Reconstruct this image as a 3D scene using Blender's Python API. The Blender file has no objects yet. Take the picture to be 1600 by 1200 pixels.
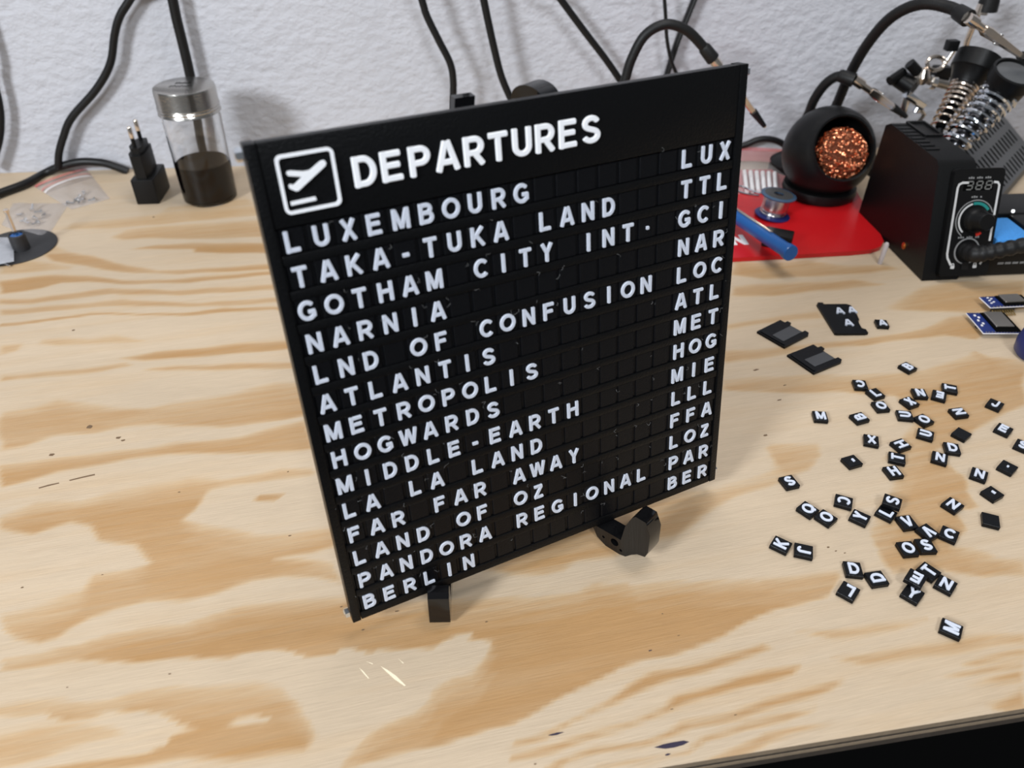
import bpy, bmesh, math, random
import numpy as np
from mathutils import Vector, Matrix, Quaternion
random.seed(7)
S = bpy.context.scene
COL = S.collection
PI = math.pi

# ------------------------------------------------------------------ camera
CAM = Vector((0, 0, 0.322))
RC = Matrix(((0.996553, -0.048196, 0.067516),      # world <- (image right, image down, forward)
             (-0.082898, -0.608220, 0.789428),
             (0.003018, -0.792304, -0.610119)))
F = 1227.4
cd = bpy.data.cameras.new('camera'); cam = bpy.data.objects.new('camera', cd); COL.objects.link(cam)
cd.sensor_width = 36; cd.lens = F / 1600 * 36; cd.clip_start = 0.01
rt, dn, fw = (Vector([RC[r][c] for r in range(3)]) for c in range(3))
cam.matrix_world = Matrix(((rt.x, -dn.x, -fw.x, CAM.x), (rt.y, -dn.y, -fw.y, CAM.y), (rt.z, -dn.z, -fw.z, CAM.z), (0, 0, 0, 1)))
cd.dof.use_dof = True; cd.dof.focus_distance = 0.435; cd.dof.aperture_fstop = 10.0
S.camera = cam
S.view_settings.view_transform = 'Standard'; S.view_settings.look = 'None'
S.view_settings.gamma = 1; S.view_settings.use_curve_mapping = False
S.view_settings.exposure = 0.0

# ------------------------------------------------------------------ light
W = bpy.data.worlds.new('World'); S.world = W; W.use_nodes = True
W.node_tree.nodes['Background'].inputs[0].default_value = (0.93, 0.96, 1.0, 1)
W.node_tree.nodes['Background'].inputs[1].default_value = 0.16
def area(name, loc, target, sx, sy, power, col=(1, 1, 1)):
    l = bpy.data.lights.new(name, 'AREA'); l.shape = 'RECTANGLE'; l.size = sx; l.size_y = sy; l.energy = power; l.color = col
    o = bpy.data.objects.new(name, l); COL.objects.link(o); o.location = loc
    o.rotation_euler = (Vector(target) - Vector(loc)).to_track_quat('-Z', 'Y').to_euler()
    return o
area('bench_lamp', (0.22, 0.50, 1.15), (0.12, 0.40, 0), 0.7, 0.22, 6.0, (1, 0.965, 0.93))
area('room_lamp', (-1.15, -0.75, 0.95), (0.0, 0.70, 0.08), 0.36, 0.36, 36.0, (0.90, 0.95, 1.0))
area('room_lamp', (0.25, -1.15, 1.55), (0.1, 0.45, 0.08), 0.4, 0.4, 20.0, (0.90, 0.95, 1.0))

# ------------------------------------------------------------------ pixel helpers (points of the photograph put on real planes of the room)
def ray(u, v): return RC @ Vector((u - 800, v - 600, F))
def P(u, v, z=0.0):
    r = ray(u, v); return CAM + r * ((z - CAM.z) / r.z)
def PY(u, v, y):
    r = ray(u, v); return CAM + r * (y / r.y)

# ------------------------------------------------------------------ materials
def mat(name, col, rough=0.5, metal=0.0, bump=0.0, bscale=200.0, spec=0.5, vary=0.0, trans=0.0, ior=1.45, emit=None, coat=0.0, bdist=0.001):
    m = bpy.data.materials.new(name); m.use_nodes = True
    nt = m.node_tree; b = nt.nodes['Principled BSDF']
    b.inputs['Base Color'].default_value = (*col, 1); b.inputs['Roughness'].default_value = rough
    b.inputs['Metallic'].default_value = metal; b.inputs['Specular IOR Level'].default_value = spec
    b.inputs['Transmission Weight'].default_value = trans; b.inputs['IOR'].default_value = ior
    b.inputs['Coat Weight'].default_value = coat
    if emit: b.inputs['Emission Color'].default_value = (*emit[0], 1); b.inputs['Emission Strength'].default_value = emit[1]
    if bump or vary:
        tc = nt.nodes.new('ShaderNodeTexCoord'); no = nt.nodes.new('ShaderNodeTexNoise')
        no.inputs['Scale'].default_value = bscale; no.inputs['Detail'].default_value = 4
        nt.links.new(tc.outputs['Object'], no.inputs['Vector'])
        if bump:
            bp = nt.nodes.new('ShaderNodeBump'); bp.inputs['Strength'].default_value = bump; bp.inputs['Distance'].default_value = bdist
            nt.links.new(no.outputs['Fac'], bp.inputs['Height']); nt.links.new(bp.outputs['Normal'], b.inputs['Normal'])
        if vary:
            mx = nt.nodes.new('ShaderNodeMix'); mx.data_type = 'RGBA'
            mx.inputs['A'].default_value = (*[c * (1 - vary) for c in col], 1); mx.inputs['B'].default_value = (*[min(1, c * (1 + vary)) for c in col], 1)
            nt.links.new(no.outputs['Fac'], mx.inputs['Factor']); nt.links.new(mx.outputs['Result'], b.inputs['Base Color'])
    return m
M_PRINT = mat('black_printed_plastic', (0.0030, 0.0032, 0.0037), 0.36, bump=0.25, bscale=900, vary=0.3, spec=0.2)
M_TILE = mat('black_tile_plastic', (0.0032, 0.0035, 0.0045), 0.34, bump=0.2, bscale=1400, vary=0.35, spec=0.22)
M_LETTER = mat('white_letter_plastic', (0.55, 0.585, 0.67), 0.42, bump=0.25, bscale=1200, vary=0.04)
M_HEAD = mat('white_header_plastic', (0.84, 0.85, 0.88), 0.42, bump=0.15, bscale=1200, vary=0.03)
M_GLOSS = mat('glossy_black_acrylic', (0.004, 0.004, 0.0045), 0.06, spec=0.45, vary=0.1)
M_CABLE = mat('black_cable_rubber', (0.006, 0.006, 0.0062), 0.42, bump=0.1, bscale=300, spec=0.35)
M_RUBBER = mat('black_rubber', (0.006, 0.006, 0.0062), 0.5, bump=0.2, bscale=500, spec=0.35)
M_BLACK = mat('black_moulded_plastic', (0.0035, 0.0035, 0.0037), 0.40, bump=0.15, bscale=700, spec=0.28)
M_DARK = mat('dark_interior', (0.002, 0.002, 0.002), 0.9, spec=0.05)
M_STEEL = mat('steel', (0.75, 0.74, 0.73), 0.2, 1.0, vary=0.05)
M_CHROME = mat('chrome', (0.75, 0.78, 0.82), 0.1, 1.0)
M_BRASSY = mat('nickel_brass', (0.78, 0.69, 0.60), 0.18, 1.0)
M_LID = mat('brushed_lid_steel', (0.50, 0.48, 0.45), 0.22, 1.0, bump=0.15, bscale=500)
M_COPPER = mat('copper_wool', (0.82, 0.33, 0.17), 0.25, 1.0)
M_GREY = mat('grey_powder_coat', (0.085, 0.087, 0.090), 0.5, bump=0.1, bscale=900)
M_WINK = mat('white_print_ink', (0.5, 0.5, 0.5), 0.5)
M_GINK = mat('grey_print_ink', (0.2, 0.2, 0.2), 0.5)
M_RED = mat('red_plastic', (0.46, 0.007, 0.010), 0.32, bump=0.1, bscale=80, vary=0.06)
M_BLUE = mat('blue_plastic', (0.006, 0.075, 0.26), 0.3)
M_NAVY = mat('navy_plastic', (0.008, 0.016, 0.10), 0.35)
M_SPONGE = mat('blue_sponge', (0.05, 0.25, 0.62), 0.85, bump=0.6, bscale=600, vary=0.25)
M_PCB = mat('blue_circuit_board', (0.006, 0.02, 0.13), 0.35, vary=0.2)
M_SHIELD = mat('dull_metal_shield', (0.42, 0.39, 0.35), 0.35, 1.0)
M_GOLD = mat('gold_pins', (0.60, 0.42, 0.16), 0.25, 1.0)
M_WHITEP = mat('white_plastic', (0.72, 0.70, 0.70), 0.45)
M_TEAL = mat('teal_ink', (0.01, 0.18, 0.16), 0.5)
M_REDINK = mat('red_ink', (0.5, 0.02, 0.01), 0.5)
M_GREYPAD = mat('grey_plastic_pad', (0.055, 0.057, 0.062), 0.5, bump=0.3, bscale=1500)
M_DISC = mat('charcoal_rubber', (0.022, 0.022, 0.024), 0.5, bump=0.1, bscale=200)
M_LED = mat('seven_segment_off', (0.13, 0.13, 0.125), 0.4)
M_COFFEE = mat('dark_brown_powder', (0.004, 0.0022, 0.002), 0.8, bump=0.4, bscale=900, spec=0.0)
M_WINE = mat('dark_red_powder', (0.055, 0.004, 0.005), 0.6)
M_GLASS = mat('clear_jar_glass', (1, 1, 1), 0.0, trans=1.0, ior=1.45)
M_PLY = mat('plywood_edge', (0.22, 0.165, 0.11), 0.7, bump=0.3, bscale=300, vary=0.2)
M_PLYD = mat('plywood_edge_dark', (0.045, 0.034, 0.025), 0.7, bump=0.3, bscale=300, vary=0.3)
M_FLOOR = mat('dark_floor', (0.002, 0.002, 0.0022), 0.9, spec=0.05, bump=0.1, bscale=30, vary=0.2)
M_INK = mat('purple_black_ink', (0.018, 0.012, 0.035), 0.6)
M_FLECK = mat('brown_knot_fleck', (0.14, 0.085, 0.045), 0.6)
M_SCRATCH = mat('pale_scratch', (0.85, 0.75, 0.55), 0.5)

def film(name, tint, opac, rough=0.15):
    m = bpy.data.materials.new(name); m.use_nodes = True; nt = m.node_tree
    b = nt.nodes['Principled BSDF']; b.inputs['Base Color'].default_value = (*tint, 1); b.inputs['Roughness'].default_value = rough
    tr = nt.nodes.new('ShaderNodeBsdfTransparent'); mx = nt.nodes.new('ShaderNodeMixShader')
    no = nt.nodes.new('ShaderNodeTexNoise'); tc = nt.nodes.new('ShaderNodeTexCoord'); no.inputs['Scale'].default_value = 90
    bp = nt.nodes.new('ShaderNodeBump'); bp.inputs['Strength'].default_value = 0.6; bp.inputs['Distance'].default_value = 0.002
    nt.links.new(tc.outputs['Object'], no.inputs['Vector']); nt.links.new(no.outputs['Fac'], bp.inputs['Height']); nt.links.new(bp.outputs['Normal'], b.inputs['Normal'])
    mx.inputs[0].default_value = opac
    nt.links.new(tr.outputs[0], mx.inputs[1]); nt.links.new(b.outputs[0], mx.inputs[2])
    nt.links.new(mx.outputs[0], nt.nodes['Material Output'].inputs[0])
    return m
M_FILM = film('clear_bag_film', (0.60, 0.57, 0.57), 0.22)
M_FILM2 = film('grey_bag_film', (0.55, 0.56, 0.6), 0.5)
M_ZIP = film('red_bag_zip', (0.7, 0.12, 0.12), 0.55)
M_ZIPW = film('white_bag_zip', (0.85, 0.8, 0.82), 0.6)

# ------------------------------------------------------------------ mesh helpers
MW = {}
def link_mesh(name, bm, m, smooth=40):
    me = bpy.data.meshes.new(name); bmesh.ops.recalc_face_normals(bm, faces=bm.faces[:]); bm.to_mesh(me); bm.free()
    me.materials.append(m)
    if smooth:
        me.shade_smooth(); me.set_sharp_from_angle(angle=math.radians(smooth))
    return me
def obj(name, bm, m, parent=None, local=False, smooth=40, origin=None):
    """link bm as ONE mesh object; bm is in world space unless local"""
    if parent is not None:
        if not local: bm.transform(MW[parent].inverted())
        o = bpy.data.objects.new(name, link_mesh(name, bm, m, smooth)); COL.objects.link(o); o.parent = parent
        MW[o] = MW[parent]
        return o
    if not local:
        xs = [v.co for v in bm.verts]
        lo = Vector([min(c[i] for c in xs) for i in range(3)]); hi = Vector([max(c[i] for c in xs) for i in range(3)])
        og = Vector(origin) if origin else Vector(((lo.x + hi.x) / 2, (lo.y + hi.y) / 2, lo.z))
        bm.transform(Matrix.Translation(-og))
    else: og = Vector((0, 0, 0))
    o = bpy.data.objects.new(name, link_mesh(name, bm, m, smooth)); COL.objects.link(o); o.location = og
    MW[o] = Matrix.Translation(og)
    return o
def tag(o, label, cat, group=None):
    o['label'] = label; o['category'] = cat
    if group: o['group'] = group
    return o
def struct(o): o['kind'] = 'structure'; return o
def thing(name, label, cat, loc=(0, 0, 0), mtx=None, group=None):
    o = bpy.data.objects.new(name, None); COL.objects.link(o); o.empty_display_size = 0.01
    o.matrix_world = mtx if mtx is not None else Matrix.Translation(loc)
    MW[o] = o.matrix_basis.copy() if mtx is None else mtx.copy()
    return tag(o, label, cat, group)
def BM(): return bmesh.new()
def box(bm, lo, hi, bev=0.0, mtx=None, seg=2):
    r = bmesh.ops.create_cube(bm, size=1)
    vs = r['verts']; lo = Vector(lo); hi = Vector(hi)
    for v in vs: v.co = Vector([lo[i] + (v.co[i] + 0.5) * (hi[i] - lo[i]) for i in range(3)])
    if bev:
        es = list({e for v in vs for e in v.link_edges})
        nb = bmesh.ops.bevel(bm, geom=es, offset=bev, segments=seg, affect='EDGES', profile=0.6)
        vs = list({v for f in nb['faces'] for v in f.verts} | {v for v in vs if v.is_valid})
    if mtx is not None: bmesh.ops.transform(bm, matrix=mtx, verts=vs)
    return bm
def frame_from(d, up=Vector((0, 0, 1))):
    d = d.normalized()
    if abs(d.dot(up)) > 0.98: up = Vector((1, 0, 0))
    x = up.cross(d).normalized(); y = d.cross(x)
    return x, y, d
def sweep(bm, pts, rad, seg=12, cap=True, closed=False, flat=1.0, up=None):
    pts = [Vector(p) for p in pts]; n = len(pts)
    if not hasattr(rad, '__len__'): rad = [rad] * n
    rings = []; px = None
    for i in range(n):
        a = pts[(i - 1) % n] if (i or closed) else pts[0]; b = pts[(i + 1) % n] if (i < n - 1 or closed) else pts[-1]
        d = (b - a).normalized()
        if px is None: x, y, d = frame_from(d, up or Vector((0, 0, 1)))
        else:
            x = (px - d * px.dot(d)).normalized(); y = d.cross(x)
        px = x
        rings.append([bm.verts.new(pts[i] + (x * math.cos(t * 2 * PI / seg) + y * math.sin(t * 2 * PI / seg) * flat) * rad[i]) for t in range(seg)])
    for i in range(n if closed else n - 1):
        A, B = rings[i], rings[(i + 1) % n]
        for t in range(seg): bm.faces.new((A[t], A[(t + 1) % seg], B[(t + 1) % seg], B[t]))
    if cap and not closed: bm.faces.new(rings[0][::-1]); bm.faces.new(rings[-1])
    return bm
def spline(pts, k=8):
    pts = [Vector(p) for p in pts]; q = [pts[0] * 2 - pts[1]] + pts + [pts[-1] * 2 - pts[-2]]; out = []
    for i in range(1, len(q) - 2):
        for j in range(k):
            t = j / k; a, b, c, d = q[i - 1], q[i], q[i + 1], q[i + 2]
            out.append(0.5 * ((2 * b) + (c - a) * t + (2 * a - 5 * b + 4 * c - d) * t * t + (3 * b - a - 3 * c + d) * t ** 3))
    return out + [pts[-1]]
def cyl(bm, a, b, r, r2=None, seg=24, bev=0.0):
    a = Vector(a); b = Vector(b); r2 = r if r2 is None else r2
    if bev:
        d = (b - a).normalized(); return sweep(bm, [a, a + d * 1e-6 * 0 + d * bev * 0.0001, a + d * bev, b - d * bev, b - d * bev * 0.0001], [r - bev, r - bev, r, r2, r2 - bev], seg)
    return sweep(bm, [a, b], [r, r2], seg)
def lathe(bm, prof, mtx=Matrix(), seg=40):
    """prof: (radius, height) list turned about local z; open ends are closed where radius is 0"""
    rings = []
    for r, z in prof:
        if r < 1e-7: rings.append([bm.verts.new(mtx @ Vector((0, 0, z)))])
        else: rings.append([bm.verts.new(mtx @ Vector((r * math.cos(t * 2 * PI / seg), r * math.sin(t * 2 * PI / seg), z))) for t in range(seg)])
    for A, B in zip(rings, rings[1:]):
        if len(A) == 1 and len(B) == 1: continue
        for t in range(seg):
            u = (t + 1) % seg
            if len(A) == 1: bm.faces.new((A[0], B[t], B[u]))
            elif len(B) == 1: bm.faces.new((A[t], A[u], B[0]))
            else: bm.faces.new((A[t], A[u], B[u], B[t]))
    return bm
def prism(bm, outer, z0, z1, holes=(), mtx=Matrix()):
    """polygon with holes extruded from z0 to z1 in the local xy plane"""
    loops = [outer] + list(holes); es = []; tops = []
    for lp in loops:
        vs = [bm.verts.new(mtx @ Vector((x, y, z1))) for x, y in lp]
        es += [bm.edges.new((vs[i], vs[(i + 1) % len(vs)])) for i in range(len(vs))]; tops.append(vs)
    r = bmesh.ops.triangle_fill(bm, use_beauty=True, use_dissolve=False, edges=es)
    fs = [g for g in r['geom'] if isinstance(g, bmesh.types.BMFace)]
    low = {}
    dz = mtx.to_3x3() @ Vector((0, 0, z0 - z1))
    for vs in tops:
        for v in vs: low[v] = bm.verts.new(v.co + dz)
    for f in fs:
        try: bm.faces.new([low[v] for v in f.verts][::-1])
        except Exception: pass
    for vs in tops:
        for i in range(len(vs)):
            a, b = vs[i], vs[(i + 1) % len(vs)]
            bm.faces.new((a, b, low[b], low[a]))
    return bm
def mesh_frame(origin, x, y):
    x = Vector(x).normalized(); z = x.cross(Vector(y)).normalized(); y = z.cross(x)
    return Matrix(((x.x, y.x, z.x, origin[0]), (x.y, y.y, z.y, origin[1]), (x.z, y.z, z.z, origin[2]), (0, 0, 0, 1)))
def axis_frame(origin, d):
    x, y, d = frame_from(Vector(d)); return Matrix(((x.x, y.x, d.x, origin[0]), (x.y, y.y, d.y, origin[1]), (x.z, y.z, d.z, origin[2]), (0, 0, 0, 1)))
def rrect(x0, y0, x1, y1, r, k=5):
    out = []
    for cx, cy, a in ((x1 - r, y1 - r, 0), (x0 + r, y1 - r, 90), (x0 + r, y0 + r, 180), (x1 - r, y0 + r, 270)):
        for i in range(k + 1):
            t = math.radians(a + 90 * i / k); out.append((cx + r * math.cos(t), cy + r * math.sin(t)))
    return out
def circ(cx, cy, r, n=24, ry=None): return [(cx + r * math.cos(2 * PI * i / n), cy + (ry or r) * math.sin(2 * PI * i / n)) for i in range(n)]

# ------------------------------------------------------------------ lettering: rounded bold strokes on a cap height of 1
def arc(cx, cy, rx, ry, a0, a1, n=12): return [(cx + rx * math.cos(math.radians(a0 + (a1 - a0) * i / n)), cy + ry * math.sin(math.radians(a0 + (a1 - a0) * i / n))) for i in range(n + 1)]
ST = lambda x: [(x, 0), (x, 1)]
PB = [(.1, .9), (.40, .9)] + arc(.40, .67, .23, .23, 90, -90)[1:-1] + [(.40, .44), (.1, .44)]
G = {
 'A': [[(.09, 0), (.385, 1)], [(.75, 0), (.455, 1)], [(.2, .3), (.64, .3)]],
 'B': [ST(.1), [(.1, .9), (.40, .9)] + arc(.40, .72, .18, .18, 90, -90)[1:-1] + [(.40, .54), (.1, .54)], [(.1, .53), (.42, .53)] + arc(.42, .315, .215, .215, 90, -90)[1:-1] + [(.42, .1), (.1, .1)]],
 'C': [arc(.43, .5, .33, .40, 42, 318, 22)],
 'D': [ST(.1), [(.1, .9), (.34, .9)] + arc(.34, .5, .31, .40, 90, -90, 16)[1:-1] + [(.34, .1), (.1, .1)]],
 'E': [ST(.1), [(.1, .9), (.66, .9)], [(.1, .53), (.62, .53)], [(.1, .1), (.68, .1)]],
 'F': [ST(.1), [(.1, .9), (.64, .9)], [(.1, .5), (.57, .5)]],
 'G': [arc(.44, .5, .34, .40, 42, 322, 22), [(.46, .43), (.80, .43)], [(.72, .43), (.72, .16)]],
 'H': [ST(.1), ST(.66), [(.1, .53), (.66, .53)]], 'I': [ST(.1)],
 'J': [[(.46, 1), (.46, .34)] + arc(.275, .30, .185, .20, 0, -175)[1:]],
 'K': [ST(.1), [(.64, .98), (.13, .42)], [(.29, .56), (.67, .02)]], 'L': [ST(.1), [(.1, .1), (.64, .1)]],
 'M': [ST(.1), ST(.76), [(.13, .96), (.43, .06)], [(.73, .96), (.43, .06)]],
 'N': [ST(.1), ST(.64), [(.11, .95), (.63, .05)]], 'O': ['c', arc(.46, .5, .36, .40, 0, 360, 28)[:-1]],
 'P': [ST(.1), PB], 'Q': ['c', arc(.46, .5, .36, .40, 0, 360, 28)[:-1], [(.50, .28), (.78, .03)]],
 'R': [ST(.1), PB, [(.38, .43), (.66, .02)]],
 'S': [arc(.36, .71, .245, .19, 15, 235, 14) + arc(.36, .29, .265, .19, 62, -165, 14)],
 'T': [[(0, .9), (.68, .9)], [(.34, .9), (.34, 0)]],
 'U': [[(.1, 1), (.1, .38)] + arc(.36, .36, .26, .26, 180, 360)[1:] + [(.62, .38), (.62, 1)]],
 'V': [[(.07, 1), (.345, .04)], [(.65, 1), (.375, .04)]],
 'W': [[(.07, 1), (.26, .04)], [(.50, .97), (.28, .04)], [(.50, .97), (.72, .04)], [(.93, 1), (.74, .04)]],
 'X': [[(.07, .99), (.61, .01)], [(.61, .99), (.07, .01)]], 'Y': [[(.07, 1), (.34, .48)], [(.61, 1), (.34, .48)], [(.34, .5), (.34, 0)]],
 'Z': [[(.05, .9), (.6, .9)], [(.03, .1), (.63, .1)], [(.55, .88), (.1, .12)]],
 '-': [[(0, .40), (.34, .40)]], '.': [[(0, .5), (.17, .5)]]}
def glyph_extent(ch, w):
    xs = [p[0] for s in G[ch] if s != 'c' for p in s]; e = w / 2 if ch not in 'TEFLZ-.' else 0.0
    return min(xs) - (0 if min(xs) < .04 else w / 2), max(xs) + (0 if ch in '-.T' else w * 0.35)
def glyph(bm, ch, x0, y0, size, z0, z1, w=0.2, mtx=Matrix(), sx=1.0):
    closed = False
    for k, s in enumerate(G[ch]):
        if s == 'c': closed = True; continue
        hw = w / 2; zt = z1 + k * 2e-6
        pts = [Vector((p[0], p[1], 0)) for p in s]
        n = len(pts); ring = closed and n > 20
        L = []; R = []
        rows = []
        for i in range(n):
            a = pts[i - 1] if (i or ring) else pts[0]; b = pts[(i + 1) % n] if (i < n - 1 or ring) else pts[-1]
            d1 = (pts[i] - a); d2 = (b - pts[i])
            d1 = d1.normalized() if d1.length > 1e-9 else d2.normalized(); d2 = d2.normalized() if d2.length > 1e-9 else d1
            t = (d1 + d2).normalized(); nn = Vector((-t.y, t.x, 0)); m = min(1.4, 1 / max(0.5, t.dot(d1)))
            rows.append((pts[i], nn, hw * m, t))
        if not ring:                                   # softened square ends
            p, nn, h_, t = rows[0]; rows[0:1] = [(p, nn, h_ * 0.72, t), (p + t * w * 0.12, nn, h_, t)]
            p, nn, h_, t = rows[-1]; rows[-1:] = [(p - t * w * 0.12, nn, h_, t), (p, nn, h_ * 0.72, t)]
        V = []
        for p, nn, h_, t in rows:
            q = []
            for sd, zz, ins in ((1, z0, 0), (1, zt - size * 0.02, 0), (1, zt, size * 0.022), (-1, zt, size * 0.022), (-1, zt - size * 0.02, 0), (-1, z0, 0)):
                c = p + nn * sd * (h_ - ins / size); q.append(bm.verts.new(mtx @ Vector((x0 + c.x * size * sx, y0 + c.y * size, zz))))
            V.append(q)
        m = len(V)
        for i in range(m if ring else m - 1):
            A, B = V[i], V[(i + 1) % m]
            for j in range(6): bm.faces.new((A[j], A[(j + 1) % 6], B[(j + 1) % 6], B[j]))
        if not ring: bm.faces.new(V[0][::-1]); bm.faces.new(V[-1])
    return bm

# ------------------------------------------------------------------ room shell
WALL_Y = 0.8125
def wall_mat():
    m = mat('white_roughcast_wallpaper', (0.46, 0.462, 0.495), 0.85); nt = m.node_tree; b = nt.nodes['Principled BSDF']
    tc = nt.nodes.new('ShaderNodeTexCoord')
    n1 = nt.nodes.new('ShaderNodeTexNoise'); n1.inputs['Scale'].default_value = 75; n1.inputs['Detail'].default_value = 3; n1.inputs['Roughness'].default_value = 0.5
    mp = nt.nodes.new('ShaderNodeMapping'); mp.inputs['Scale'].default_value = (1.0, 1.0, 1.5); mp.inputs['Rotation'].default_value = (0, 0.6, 0)
    n2 = nt.nodes.new('ShaderNodeTexNoise'); n2.inputs['Scale'].default_value = 170; n2.inputs['Detail'].default_value = 4
    nt.links.new(tc.outputs['Object'], mp.inputs['Vector'])
    ad = nt.nodes.new('ShaderNodeMath'); ad.operation = 'MULTIPLY_ADD'; ad.inputs[1].default_value = 0.5
    for n in (n1, n2): nt.links.new(mp.outputs['Vector'], n.inputs['Vector'])
    nt.links.new(n2.outputs['Fac'], ad.inputs[0]); nt.links.new(n1.outputs['Fac'], ad.inputs[2])
    bp = nt.nodes.new('ShaderNodeBump'); bp.inputs['Strength'].default_value = 0.5; bp.inputs['Distance'].default_value = 0.005
    nt.links.new(ad.outputs[0], bp.inputs['Height']); nt.links.new(bp.outputs['Normal'], b.inputs['Normal'])
    return m
bm = BM(); box(bm, (-1.6, WALL_Y, -0.78), (1.6, WALL_Y + 0.1, 1.7)); struct(obj('wall_back', bm, wall_mat(), smooth=0))
bm = BM(); box(bm, (-1.6, -2.2, -0.80), (1.6, WALL_Y, -0.78)); struct(obj('floor', bm, M_FLOOR, smooth=0))

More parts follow.
